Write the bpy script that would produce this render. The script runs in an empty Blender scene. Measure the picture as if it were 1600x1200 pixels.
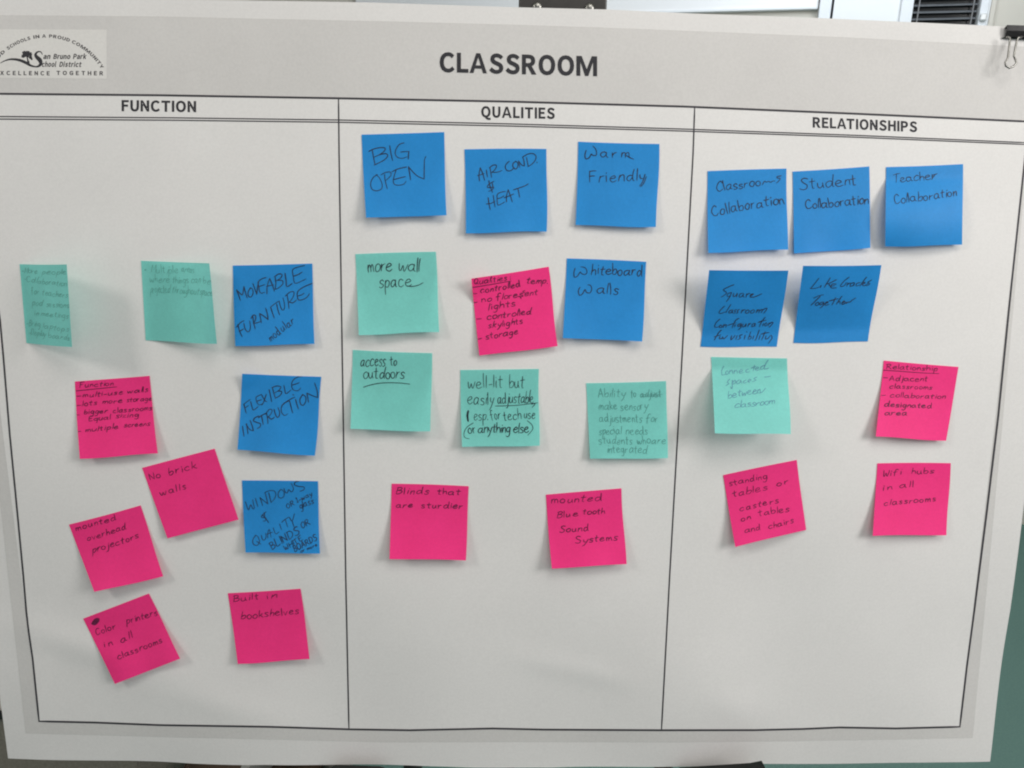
import bpy, bmesh, math, random
from mathutils import Matrix, Vector

SC = bpy.context.scene
COL = SC.collection
R = math.radians

# ------------------------------------------------------------------ poster frame and camera
# The poster stands on an easel and leans back by LEAN.  Its own frame: x right, z up along the sheet, y into it;
# the origin is the middle of the table's top rule.  All sizes in metres.
LEAN = 0.13
M = Matrix.Translation((0, 0, 1.55)) @ Matrix.Rotation(-LEAN, 4, 'X')
F, PITCH, YAW, ROLL = 1200.0, 0.15415, 0.02626, -0.01962
CAM = Vector((-0.01965, -0.75301, -0.14665))
COLW, TBLH = 0.32654, 0.62812          # printed table: column width, height

def rot_x(a): c, s = math.cos(a), math.sin(a); return Matrix(((1, 0, 0), (0, c, -s), (0, s, c)))
def rot_y(a): c, s = math.cos(a), math.sin(a); return Matrix(((c, 0, -s), (0, 1, 0), (s, 0, c)))
def rot_z(a): c, s = math.cos(a), math.sin(a); return Matrix(((c, -s, 0), (s, c, 0), (0, 0, 1)))
RC = rot_y(ROLL) @ rot_x(PITCH) @ rot_z(YAW)      # poster frame -> (right, forward, up)
RT = RC.transposed()
right, fwd, up = RC[0].copy(), RC[1].copy(), RC[2].copy()

cd = bpy.data.cameras.new('camera'); cam = bpy.data.objects.new('camera', cd); COL.objects.link(cam)
cm = Matrix((( right.x, up.x, -fwd.x, CAM.x), (right.y, up.y, -fwd.y, CAM.y), (right.z, up.z, -fwd.z, CAM.z), (0, 0, 0, 1)))
cam.matrix_world = M @ cm
cd.sensor_width = 36; cd.lens = F / 1600 * 36; cd.clip_start = 0.02; cd.clip_end = 60
SC.camera = cam

# ------------------------------------------------------------------ light
w = bpy.data.worlds.new('World'); SC.world = w; w.use_nodes = True
bg = w.node_tree.nodes['Background']; bg.inputs[0].default_value = (0.93, 0.95, 1.0, 1); bg.inputs[1].default_value = 0.30

def lamp(name, loc, target, size, power, colour):
    l = bpy.data.lights.new(name, 'AREA'); l.shape = 'RECTANGLE'; l.size, l.size_y = size; l.energy = power; l.color = colour
    o = bpy.data.objects.new(name, l); COL.objects.link(o); o.location = loc
    o.rotation_euler = (Vector(target) - Vector(loc)).to_track_quat('-Z', 'Y').to_euler()
    return o
lamp('ceiling_lamp_right', (1.95, -1.35, 2.25), (0.1, 0, 1.2), (0.8, 0.9), 28, (1.0, 0.975, 0.95))
lamp('ceiling_lamp_left', (-1.85, -1.15, 2.60), (0.0, 0, 1.2), (0.5, 0.5), 10, (1.0, 0.97, 0.92))
lamp('ceiling_lamp_middle', (0.35, -1.0, 2.75), (0.1, 0, 1.2), (0.9, 0.6), 8, (1.0, 0.97, 0.93))
lamp('wall_fill_light', (1.0, 1.3, 2.75), (0.3, 3.2, 1.8), (1.6, 0.8), 21, (0.86, 0.93, 1.0))  # added cool fill that brightens the back wall; no window stands here

SC.view_settings.view_transform = 'Standard'; SC.view_settings.look = 'None'
SC.view_settings.exposure = 0.21; SC.view_settings.gamma = 1; SC.view_settings.use_curve_mapping = False
SC.render.engine = 'CYCLES'; SC.cycles.use_denoising = True
SC.cycles.max_bounces = 8; SC.cycles.pixel_filter_type = 'BLACKMAN_HARRIS'; SC.cycles.filter_width = 2.05

# ------------------------------------------------------------------ helpers
def mat(name, colour, rough=0.8, noise=0.0, scale=40, metal=0.0, trans=0.0, bump=0.0, spec=0.3, colour2=None, grain=0.0):
    m = bpy.data.materials.new(name); m.use_nodes = True; nt = m.node_tree; n = nt.nodes
    b = n['Principled BSDF']; b.inputs['Roughness'].default_value = rough; b.inputs['Metallic'].default_value = metal
    b.inputs['Specular IOR Level'].default_value = spec
    tc = n.new('ShaderNodeTexCoord'); nz = n.new('ShaderNodeTexNoise'); nz.inputs['Scale'].default_value = scale; nz.inputs['Detail'].default_value = 6
    nt.links.new(tc.outputs['Object'], nz.inputs['Vector'])
    mx = n.new('ShaderNodeMix'); mx.data_type = 'RGBA'
    c2 = colour2 or tuple(c * (1 - noise) for c in colour)
    c1 = colour if colour2 else tuple(min(1, c * (1 + noise)) for c in colour)
    mx.inputs[6].default_value = (*c1, 1); mx.inputs[7].default_value = (*c2, 1)
    rp = n.new('ShaderNodeMapRange'); rp.inputs[1].default_value = 0.3; rp.inputs[2].default_value = 0.7
    nt.links.new(nz.outputs['Fac'], rp.inputs[0]); nt.links.new(rp.outputs[0], mx.inputs[0])
    out = mx.outputs[2]
    if grain:                           # fine fibre mottling
        g = n.new('ShaderNodeTexNoise'); g.inputs['Scale'].default_value = 420; g.inputs['Detail'].default_value = 3
        gr = n.new('ShaderNodeMapRange'); gr.inputs[1].default_value = .3; gr.inputs[2].default_value = .7; gr.inputs[3].default_value = 1 - grain; gr.inputs[4].default_value = 1.0
        gm = n.new('ShaderNodeVectorMath'); gm.operation = 'SCALE'
        nt.links.new(tc.outputs['Object'], g.inputs['Vector']); nt.links.new(g.outputs['Fac'], gr.inputs[0])
        nt.links.new(out, gm.inputs[0]); nt.links.new(gr.outputs[0], gm.inputs['Scale']); out = gm.outputs[0]
    nt.links.new(out, b.inputs['Base Color'])
    if bump:
        bn = n.new('ShaderNodeTexNoise'); bn.inputs['Scale'].default_value = scale * 6; bn.inputs['Detail'].default_value = 4
        bp = n.new('ShaderNodeBump'); bp.inputs['Strength'].default_value = bump; bp.inputs['Distance'].default_value = 0.002
        nt.links.new(tc.outputs['Object'], bn.inputs['Vector']); nt.links.new(bn.outputs['Fac'], bp.inputs['Height']); nt.links.new(bp.outputs[0], b.inputs['Normal'])
    if trans:
        tr = n.new('ShaderNodeBsdfTranslucent'); ms = n.new('ShaderNodeMixShader'); ms.inputs[0].default_value = trans
        nt.links.new(out, tr.inputs['Color']); nt.links.new(b.outputs[0], ms.inputs[1]); nt.links.new(tr.outputs[0], ms.inputs[2])
        nt.links.new(ms.outputs[0], n['Material Output'].inputs[0])
    return m

def bow(x, z):                      # the sheet bows slightly towards the viewer in the middle
    b = 0.01595 * (1 - (x / 0.5) ** 2) + 0.00664 * (1 - ((z + TBLH / 2) / 0.35) ** 2)
    k = min(1.0, max(0.15, -z / 0.55))                                  # soft undulation, stronger towards the loose lower edge
    b += 0.0026 * k * math.sin(19 * x + 5 * z + 0.4) * math.sin(9 * z + 6 * x) + 0.0012 * k * k * math.sin(31 * x - 14 * z) + 0.0010 * k * k * math.sin(24 * z + 9 * x + 1)
    for cx, cz, sx, sz, h in ((0.055, -0.555, 0.050, 0.014, 0.0010), (0.10, -0.563, 0.035, 0.013, 0.0006), (-0.42, -0.545, 0.075, 0.018, 0.0026), (-0.30, -0.60, 0.09, 0.02, 0.0016), (0.24, -0.60, 0.03, 0.022, 0.0014)):
        b += h * math.exp(-((x - cx) / sx) ** 2 - ((z - cz + (x - cx) * 0.25) / sz) ** 2)
    return b

def on_sheet(px, py, lift=0.0):     # photo point -> poster frame, on the bowed sheet, lifted towards the viewer
    d = RT @ Vector(((px - 800) / F, 1.0, (600 - py) / F))
    t = (0 - CAM.y) / d.y
    for _ in range(4):
        p = CAM + d * t
        t = (-(bow(p.x, p.z) + lift) - CAM.y) / d.y
    return CAM + d * t

MI = M.to_3x3()
CW = M @ CAM
def ray(px, py): return MI @ (RT @ Vector(((px - 800) / F, 1.0, (600 - py) / F)))
def on_plane(px, py, p0, nrm):
    d = ray(px, py); t = (Vector(p0) - CW).dot(nrm) / d.dot(nrm); return CW + d * t

def mesh(name, verts, faces, material, parent=None, matrix=None, smooth=False):
    me = bpy.data.meshes.new(name); me.from_pydata([tuple(v) for v in verts], [], faces); me.update()
    if smooth:
        for p in me.polygons: p.use_smooth = True
    o = bpy.data.objects.new(name, me); me.materials.append(material); COL.objects.link(o)
    if parent: o.parent = parent
    if matrix is not None: o.matrix_world = matrix
    return o

def empty(name, matrix):
    o = bpy.data.objects.new(name, None); COL.objects.link(o); o.empty_display_size = 0.05; o.matrix_world = matrix; return o

def tag(o, label=None, cat=None, group=None, kind=None):
    for k, v in (('label', label), ('category', cat), ('group', group), ('kind', kind)):
        if v: o[k] = v
    return o

def box(lo, hi, bevel=0.0):
    bm = bmesh.new(); bmesh.ops.create_cube(bm, size=1)
    for v in bm.verts:
        v.co = Vector([(lo[i] + hi[i]) / 2 + v.co[i] * (hi[i] - lo[i]) for i in range(3)])
    if bevel: bmesh.ops.bevel(bm, geom=bm.edges[:], offset=bevel, segments=2, affect='EDGES', profile=0.5)
    return bm

def put(name, bm, material, parent=None, matrix=None, smooth=False):
    me = bpy.data.meshes.new(name); bmesh.ops.recalc_face_normals(bm, faces=bm.faces[:]); bm.to_mesh(me); bm.free()
    if smooth:
        for p in me.polygons: p.use_smooth = True
    o = bpy.data.objects.new(name, me); me.materials.append(material); COL.objects.link(o)
    if parent: o.parent = parent
    if matrix is not None: o.matrix_world = matrix
    return o

def tube_bm(pts, r, seg=10, closed=False):
    bm = bmesh.new(); rings = []
    pts = [Vector(p) for p in pts]
    ref = Vector((0.13, 0.97, 0.2))
    for i, p in enumerate(pts):
        a = pts[i - 1] if i else p; b = pts[i + 1] if i < len(pts) - 1 else p
        t = (b - a).normalized(); u = t.cross(ref).normalized(); v = t.cross(u)
        rr = r[i] if isinstance(r, (list, tuple)) else r
        rings.append([bm.verts.new(p + (u * math.cos(2 * math.pi * k / seg) + v * math.sin(2 * math.pi * k / seg)) * rr) for k in range(seg)])
    for a, b in zip(rings, rings[1:]):
        for k in range(seg): bm.faces.new((a[k], a[(k + 1) % seg], b[(k + 1) % seg], b[k]))
    bm.faces.new(rings[0][::-1]); bm.faces.new(rings[-1])
    return bm

def spline(pts, step):              # Catmull-Rom through pts (2D), sampled about every `step`
    if len(pts) < 3: return list(pts)
    P = [pts[0]] + list(pts) + [pts[-1]]; out = []
    for i in range(1, len(P) - 2):
        p0, p1, p2, p3 = P[i - 1], P[i], P[i + 1], P[i + 2]
        n = max(2, min(9, int(math.dist(p1, p2) / step)))
        for k in range(n):
            t = k / n; t2 = t * t; t3 = t2 * t
            out.append(tuple(0.5 * (2 * p1[a] + (p2[a] - p0[a]) * t + (2 * p0[a] - 5 * p1[a] + 4 * p2[a] - p3[a]) * t2
                                    + (3 * p1[a] - p0[a] - 3 * p2[a] + p3[a]) * t3) for a in (0, 1)))
    out.append(tuple(pts[-1])); return out

def ribbon(pts, width):             # 2D polyline -> quads with short caps: list of (left, right) pairs; width may vary
    n = len(pts); res = []
    for i, p in enumerate(pts):
        a = pts[max(0, i - 1)]; b = pts[min(n - 1, i + 1)]
        dx, dy = b[0] - a[0], b[1] - a[1]; l = math.hypot(dx, dy) or 1e-6; dx, dy = dx / l, dy / l
        wd = (width[i] if isinstance(width, list) else width) / 2
        q = p
        if i == 0: q = (p[0] - dx * wd * .7, p[1] - dy * wd * .7)
        if i == n - 1: q = (p[0] + dx * wd * .7, p[1] + dy * wd * .7)
        k = 0.65 if i in (0, n - 1) else 1
        res.append(((q[0] - dy * wd * k, q[1] + dx * wd * k), (q[0] + dy * wd * k, q[1] - dx * wd * k)))
    return res

GLYPH = {
  'A': ('532,998 870,2 648,2 563,276 303,276 215,2 0,2 338,998 479,540 458,614 433,692 412,769 398,812 465,812 454,769 433,692 408,614 384,540 359,460 504,460', '6,12,7 12,0,7 12,13,0 13,1,0 6,11,12 14,1,13 6,15,11 15,10,11 15,10,14 10,1,14 9,1,10 6,16,15 8,1,9 6,17,16 19,1,8 6,18,17 6,19,18 6,4,19 4,3,19 3,1,19 6,5,4 2,1,3'),
  'B': ('317,998 451,984 567,942 644,854 673,734 662,653 630,583 577,526 542,505 542,562 592,544 662,491 708,414 725,312 697,174 609,76 486,19 338,2 0,2 0,998 384,625 433,646 458,674 465,717 454,762 433,787 384,808 299,815 208,815 208,614 292,614 412,195 472,220 504,259 518,315 504,364 475,400 412,424 317,431 208,431 208,185 317,185', '18,28,19 28,0,19 28,1,0 28,2,1 28,3,2 28,27,3 27,26,3 26,4,3 18,29,28 25,4,26 24,4,25 23,4,24 23,5,4 22,5,23 21,5,22 21,6,5 20,6,21 30,6,20 18,30,29 18,39,30 39,9,30 9,6,30 9,10,6 10,7,6 39,8,9 7,11,10 8,11,7 39,11,8 39,38,11 38,12,11 18,40,39 37,12,38 36,12,37 36,13,12 35,13,36 34,13,35 33,13,34 33,14,13 32,14,33 31,14,32 41,14,31 18,41,40 18,14,41 18,15,14 18,16,15 18,17,16'),
  'C': ('32,710 123,875 268,981 447,1016 535,1005 613,977 680,935 761,861 637,713 567,780 532,801 493,815 451,819 352,798 282,738 229,639 211,502 229,361 278,262 349,202 447,178 496,185 539,202 581,227 658,301 782,157 690,69 616,23 532,-5 437,-16 264,19 123,121 32,287 0,498', '2,4,3 2,5,4 1,5,2 1,6,5 1,7,6 0,13,1 13,12,1 12,7,1 12,11,7 11,10,7 10,9,7 9,8,7 0,14,13 0,15,14 33,15,0 33,16,15 33,17,16 32,17,33 32,18,17 23,25,24 31,18,32 31,19,18 22,25,23 21,25,22 31,20,19 20,25,21 31,25,20 31,26,25 30,26,31 30,27,26 30,28,27 29,28,30'),
  'D': ('278,998 475,967 623,868 715,710 746,502 715,294 627,136 475,33 282,2 0,2 0,998 384,210 465,269 514,364 532,502 514,639 465,734 384,790 261,812 208,812 208,188 257,188', '9,19,10 19,0,10 19,1,0 19,2,1 19,18,2 18,17,2 17,3,2 9,20,19 16,3,17 15,3,16 15,4,3 14,4,15 14,5,4 13,5,14 12,5,13 12,6,5 11,6,12 21,6,11 9,21,20 9,6,21 9,7,6 9,8,7'),
  'E': ('616,998 616,808 208,808 208,618 549,618 549,428 208,428 208,192 627,192 627,2 0,2 0,998', '10,2,11 2,0,11 2,1,0 10,3,2 10,6,3 6,4,3 6,5,4 10,7,6 10,8,7 10,9,8'),
  'F': ('616,998 616,808 208,808 208,597 553,597 553,407 208,407 208,2 0,2 0,998', '8,2,9 2,0,9 2,1,0 8,3,2 8,6,3 6,4,3 6,5,4 8,7,6'),
  'G': ('32,713 127,875 278,981 458,1016 560,1005 641,974 704,935 789,861 665,713 595,776 560,798 518,815 468,819 363,798 282,738 232,639 211,502 229,361 282,262 359,202 468,178 507,181 542,192 574,202 581,210 581,375 387,375 387,565 782,565 782,114 708,55 634,16 549,-9 454,-16 271,19 127,121 32,287 0,498', '2,4,3 2,5,4 1,5,2 1,6,5 1,7,6 0,13,1 13,12,1 12,7,1 12,11,7 11,10,7 10,9,7 9,8,7 0,14,13 0,15,14 37,15,0 37,16,15 26,28,27 26,25,28 25,29,28 37,17,16 36,17,37 24,29,25 36,18,17 35,18,36 35,19,18 23,29,24 22,29,23 35,20,19 21,29,22 20,29,21 35,29,20 34,29,35 34,30,29 34,31,30 33,31,34 33,32,31'),
  'H': ('208,998 208,621 535,621 535,998 743,998 743,2 535,2 535,428 208,428 208,2 0,2 0,998', '10,0,11 10,1,0 2,4,3 2,5,4 10,8,1 8,2,1 8,7,2 7,5,2 10,9,8 6,5,7'),
  'I': ('208,998 208,2 0,2 0,998', '2,0,3 2,1,0'),
  'K': ('208,998 208,544 141,544 518,998 771,998 444,604 796,2 560,2 310,435 208,315 208,2 0,2 0,998', '11,0,12 11,2,0 2,1,0 2,4,3 2,5,4 2,8,5 8,6,5 11,9,2 9,8,2 7,6,8 11,10,9'),
  'L': ('208,998 208,192 602,192 602,2 0,2 0,998', '4,0,5 4,1,0 4,2,1 4,3,2'),
  'M': ('218,998 401,484 419,438 433,389 451,343 454,326 394,326 398,343 415,389 430,435 444,484 630,998 845,998 845,2 644,2 644,548 648,614 651,685 655,755 655,766 736,766 676,593 493,90 352,90 169,593 106,766 187,766 187,755 194,685 197,614 197,548 197,2 0,2 0,998', '32,25,33 25,0,33 25,26,0 26,1,0 10,19,11 19,12,11 19,20,12 20,13,12 32,24,25 27,1,26 10,18,19 21,13,20 28,1,27 10,17,18 10,16,17 29,1,28 10,15,16 30,1,29 22,13,21 32,23,24 10,14,15 31,1,30 31,2,1 9,14,10 31,8,2 8,3,2 8,3,9 3,14,9 4,14,3 31,7,8 31,6,7 5,14,4 31,5,6 31,23,5 23,22,5 22,14,5 32,31,23 14,13,22'),
  'N': ('190,998 535,403 620,245 546,245 542,262 539,333 535,407 532,481 532,998 736,998 736,2 546,2 201,597 116,755 190,755 194,738 197,667 201,597 201,523 201,2 0,2 0,998', '20,13,21 13,0,21 13,14,0 14,1,0 7,9,8 7,10,9 20,17,13 17,12,13 15,1,14 16,1,15 17,12,16 12,1,16 11,1,12 20,18,17 20,19,18 6,2,7 2,10,7 5,2,6 11,5,1 5,2,1 11,4,5 11,3,4 11,2,3 11,10,2'),
  'O': ('28,713 116,875 257,981 433,1016 609,981 746,875 835,713 866,502 835,290 746,129 609,19 433,-16 257,19 116,129 28,290 0,502 637,643 588,741 521,798 433,819 345,798 275,741 229,643 211,502 229,361 275,262 345,202 433,181 521,202 588,262 637,361 655,502', '2,4,3 1,4,2 1,5,4 0,20,1 20,19,1 19,5,1 19,18,5 18,6,5 17,6,18 0,21,20 16,6,17 0,22,21 15,22,0 16,7,6 15,23,22 31,7,16 14,23,15 31,8,7 14,24,23 30,8,31 14,25,24 29,8,30 13,25,14 29,9,8 28,9,29 13,26,25 27,9,28 13,27,26 13,9,27 13,10,9 12,10,13 12,11,10'),
  'P': ('306,998 454,984 577,931 662,833 690,685 662,540 581,438 458,379 313,361 208,361 208,2 0,2 0,998 387,558 440,583 468,621 482,685 468,748 440,783 384,805 289,812 208,812 208,548 292,548', '11,21,12 21,0,12 21,1,0 21,2,1 21,3,2 21,20,3 20,19,3 19,18,3 18,4,3 11,22,21 17,4,18 16,4,17 16,5,4 15,5,16 14,5,15 13,5,14 23,5,13 11,23,22 11,9,23 9,5,23 9,6,5 9,7,6 9,8,7 11,10,9'),
  'Q': ('637,643 588,741 521,798 433,819 345,798 275,741 229,643 211,502 229,361 275,255 345,195 433,174 521,195 588,255 637,361 655,502 218,40 99,150 25,308 0,502 28,713 116,875 257,981 433,1016 609,981 746,875 835,713 866,502 842,312 771,157 655,48 574,16 570,19 613,-12 662,-30 722,-37 746,-37 768,-33 785,-30 849,-12 894,-188 827,-213 792,-220 754,-224 708,-227 581,-210 472,-157 391,-79 345,-5', '22,24,23 21,24,22 21,25,24 20,4,21 4,3,21 3,25,21 3,2,25 2,26,25 1,26,2 20,5,4 0,26,1 20,6,5 19,6,20 0,27,26 19,7,6 15,27,0 15,28,27 18,7,19 18,8,7 14,28,15 18,9,8 13,28,14 13,29,28 17,9,18 17,10,9 12,29,13 17,11,10 11,29,12 17,29,11 17,30,29 16,30,17 16,32,30 32,31,30 48,32,16 48,33,32 47,33,48 47,34,33 38,40,39 37,40,38 47,35,34 36,40,37 35,40,36 47,40,35 46,40,47 45,40,46 45,41,40 44,41,45 44,42,41 44,43,42'),
  'R': ('394,579 444,604 472,643 482,699 472,752 447,783 394,805 310,812 208,812 208,569 310,569 208,382 208,2 0,2 0,998 331,998 468,984 585,935 665,840 694,699 676,586 627,498 549,435 511,421 754,2 514,2 296,382', '13,8,14 8,15,14 8,16,15 8,17,16 8,18,17 8,7,18 7,6,18 6,19,18 13,9,8 5,19,6 4,19,5 3,19,4 3,20,19 2,20,3 1,20,2 0,20,1 0,21,20 10,21,0 13,11,9 11,10,9 11,21,10 11,22,21 11,23,22 11,26,23 26,24,23 13,12,11 25,24,26'),
  'S': ('130,312 215,238 268,206 324,185 384,178 451,188 493,210 518,238 525,280 518,319 496,343 458,371 401,396 271,452 201,488 134,544 81,621 60,727 85,847 158,938 264,995 391,1016 479,1005 560,981 634,942 725,861 606,717 528,780 489,801 444,815 394,819 338,812 299,794 282,769 271,738 282,702 303,674 345,650 394,629 525,572 602,530 673,474 718,393 736,287 711,167 637,69 525,5 384,-16 278,-5 187,23 102,69 0,160', '20,22,21 20,23,22 19,23,20 19,24,23 19,25,24 18,25,19 18,30,25 30,29,25 29,28,25 28,27,25 27,26,25 17,31,18 31,30,18 17,32,31 17,33,32 17,34,33 17,35,34 16,35,17 16,36,35 16,37,36 16,38,37 16,39,38 15,39,16 15,40,39 14,40,15 14,41,40 13,41,14 13,42,41 12,42,13 11,42,12 11,43,42 10,43,11 9,43,10 8,43,9 51,1,0 8,44,43 7,44,8 6,44,7 51,2,1 5,44,6 51,3,2 4,44,5 51,4,3 51,44,4 51,45,44 50,45,51 49,45,50 49,46,45 48,46,49 48,47,46'),
  'T': ('0,808 0,998 757,998 757,808 486,808 486,2 275,2 275,808', '0,2,1 0,3,2 7,3,0 6,4,7 4,3,7 6,5,4'),
  'U': ('0,998 208,998 208,421 222,294 257,224 306,192 370,181 437,192 486,224 521,294 539,421 539,998 743,998 743,417 715,220 637,83 518,5 370,-16 225,5 106,83 25,220 0,417', '21,1,0 21,2,1 10,12,11 10,13,12 9,13,10 21,3,2 20,3,21 9,14,13 8,14,9 20,4,3 7,14,8 20,5,4 19,5,20 7,15,14 6,15,7 19,6,5 19,15,6 18,15,19 18,16,15 18,17,16'),
  'X': ('18,998 254,998 387,745 405,713 423,681 440,646 447,636 394,636 398,646 412,678 430,710 447,741 581,998 810,998 535,509 827,2 592,2 444,269 426,305 408,340 387,375 380,389 433,389 426,379 408,340 391,305 373,269 229,2 0,2 289,516', '29,1,0 29,2,1 11,13,12 11,14,13 29,3,2 10,14,11 29,9,3 9,4,3 9,4,10 4,14,10 5,14,4 29,8,9 6,14,5 29,7,8 29,6,7 29,14,6 28,21,29 21,14,29 21,22,14 22,15,14 28,20,21 23,15,22 24,15,23 28,19,20 25,18,24 18,15,24 28,25,19 25,18,19 28,26,25 17,15,18 28,27,26 16,15,17'),
  'Y': ('0,998 229,998 359,717 380,667 401,618 423,569 433,544 377,544 387,569 412,618 433,667 454,717 585,998 810,998 507,386 507,2 299,2 299,386', '17,1,0 17,2,1 11,13,12 11,14,13 17,3,2 10,14,11 9,14,10 17,4,3 8,5,9 5,14,9 17,8,4 8,5,4 17,7,8 6,14,5 17,6,7 17,14,6 16,14,17 16,15,14'),
  'a': ('28,343 120,431 261,484 408,512 405,523 391,562 366,583 317,593 275,586 229,572 187,555 102,502 14,664 106,720 173,748 250,773 342,783 465,759 553,688 606,586 620,463 620,2 437,2 426,79 479,79 440,51 380,16 313,-9 243,-16 148,-2 70,44 18,121 0,224 412,340 327,326 250,294 215,262 204,227 211,199 222,185 243,174 275,171 310,174 345,188 384,210 412,234', '15,17,16 14,17,15 14,18,17 13,18,14 12,18,13 12,19,18 11,10,12 10,9,12 9,8,12 8,7,12 7,19,12 6,19,7 6,20,19 5,20,6 4,20,5 3,20,4 2,20,3 1,20,2 1,33,20 33,21,20 0,33,1 32,34,0 34,33,0 45,21,33 32,35,34 32,36,35 32,37,36 44,21,45 32,38,37 31,38,32 43,21,44 31,39,38 42,24,43 24,21,43 31,40,39 41,24,42 31,41,40 31,24,41 30,23,31 23,24,31 30,26,23 26,22,23 25,21,24 26,21,25 29,26,30 29,27,26 22,21,26 28,27,29'),
  'c': ('28,548 109,674 225,755 366,783 440,773 500,755 553,724 630,664 514,512 451,565 426,579 401,590 377,590 310,576 261,537 225,470 211,382 222,290 257,227 306,188 373,174 405,178 437,188 468,206 539,262 641,104 553,40 493,9 430,-9 359,-16 218,9 102,90 25,217 0,382', '2,4,3 2,5,4 1,5,2 1,6,5 1,7,6 0,7,1 0,12,7 12,11,7 11,10,7 10,9,7 9,8,7 0,13,12 0,14,13 33,14,0 33,15,14 33,16,15 32,16,33 32,17,16 32,18,17 23,25,24 32,19,18 31,19,32 22,25,23 21,25,22 31,20,19 20,25,21 31,25,20 31,26,25 30,26,31 30,27,26 29,27,30 29,28,27'),
  'h': ('208,1076 208,759 208,734 173,702 232,745 299,773 377,783 489,762 570,695 616,597 630,474 630,2 423,2 423,456 415,526 401,565 380,579 342,586 306,583 275,569 236,540 208,512 208,2 0,2 0,1076', '23,0,24 23,3,0 3,1,0 5,7,6 4,7,5 4,8,7 3,2,1 3,8,4 23,21,3 21,20,3 20,19,3 19,18,3 18,8,3 18,17,8 17,9,8 17,16,9 16,10,9 15,10,16 14,10,15 13,10,14 23,22,21 13,11,10 12,11,13'),
  'i': ('7,977 32,1016 74,1044 120,1051 169,1044 208,1019 236,977 243,931 236,882 208,840 169,815 120,808 74,815 32,840 7,882 0,931 225,766 225,2 18,2 18,766', '18,16,19 18,17,16 2,4,3 2,5,4 1,5,2 1,6,5 0,6,1 0,7,6 15,7,0 15,8,7 14,8,15 13,8,14 13,9,8 12,9,13 12,10,9 11,10,12'),
  'k': ('204,1076 204,410 141,410 423,766 673,766 408,442 687,2 454,2 278,290 204,206 204,2 0,2 0,1076', '11,0,12 11,2,0 2,1,0 2,4,3 2,5,4 2,6,5 11,8,2 8,6,2 11,9,8 7,6,8 11,10,9'),
  'l': ('0,1076 208,1076 208,174 208,164 208,164 201,171 197,174 194,174 197,174 201,174 254,181 285,9 229,-9 211,-12 190,-16 162,-16 92,-2 35,40 7,104 0,178', '19,1,0 19,2,1 9,4,10 4,11,10 18,7,19 7,2,19 7,9,2 9,4,2 4,3,2 7,8,9 7,5,6 18,5,7 18,4,5 18,11,4 17,11,18 16,11,17 16,12,11 15,12,16 15,13,12 15,14,13'),
  'n': ('183,766 194,667 134,667 173,702 232,741 299,773 377,783 489,762 570,695 616,597 630,474 630,2 423,2 423,456 415,526 401,565 380,579 342,586 306,583 275,569 236,540 208,512 208,2 0,2 0,766', '5,7,6 4,7,5 23,2,24 2,0,24 2,3,0 3,1,0 4,8,7 3,8,4 1,8,3 1,9,8 23,1,2 23,21,1 21,20,1 20,19,1 19,18,1 18,17,1 17,9,1 17,16,9 16,10,9 15,10,16 14,10,15 13,10,14 23,22,21 13,11,10 12,11,13'),
  'o': ('28,548 106,674 218,755 356,783 493,755 609,674 687,548 715,382 687,217 609,90 493,9 356,-16 218,9 106,90 28,217 0,382 489,474 458,537 412,576 356,590 299,576 254,537 222,474 211,382 222,290 254,227 299,188 356,174 412,188 458,227 489,290 504,382', '2,4,3 1,4,2 1,5,4 0,5,1 0,19,5 19,6,5 0,20,19 18,6,19 0,21,20 17,6,18 15,21,0 17,7,6 15,22,21 16,7,17 15,23,22 31,7,16 30,7,31 15,24,23 14,24,15 30,8,7 29,8,30 14,25,24 28,8,29 14,26,25 13,26,14 28,9,8 27,9,28 13,27,26 13,9,27 12,9,13 12,10,9 11,10,12'),
  'r': ('183,766 194,643 127,643 155,685 208,734 271,769 338,783 366,780 391,776 415,773 468,748 430,562 366,583 356,583 342,586 331,586 303,579 271,562 236,523 208,467 208,2 0,2 0,766', '5,7,6 5,8,7 5,9,8 5,10,9 4,10,5 21,2,22 2,0,22 2,3,0 3,1,0 4,11,10 3,11,4 1,11,3 21,1,2 21,19,1 19,18,1 18,17,1 17,16,1 16,15,1 15,14,1 14,13,1 13,12,1 12,11,1 21,20,19'),
  's': ('113,266 194,206 232,185 275,171 320,167 363,174 387,185 398,202 405,220 398,241 377,262 335,287 282,308 208,336 137,382 77,449 56,544 74,639 134,717 222,766 335,783 405,776 468,755 525,727 609,667 500,523 430,569 398,586 370,597 338,600 296,593 275,583 264,569 261,551 264,533 285,516 320,498 373,477 451,445 525,403 585,333 609,231 588,132 528,55 437,2 317,-16 236,-9 162,12 95,48 0,114', '19,21,20 19,22,21 18,22,19 18,23,22 18,24,23 17,24,18 17,28,24 28,27,24 27,26,24 26,25,24 16,30,17 30,29,17 29,28,17 16,31,30 16,32,31 16,33,32 16,34,33 15,34,16 15,35,34 15,36,35 15,37,36 15,38,37 14,38,15 14,39,38 14,40,39 13,40,14 12,40,13 12,41,40 11,41,12 10,41,11 49,1,0 9,41,10 8,41,9 8,42,41 7,42,8 49,2,1 6,42,7 5,42,6 49,3,2 4,42,5 49,4,3 49,42,4 49,43,42 48,43,49 48,44,43 47,44,48 46,44,47 46,45,44'),
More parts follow.
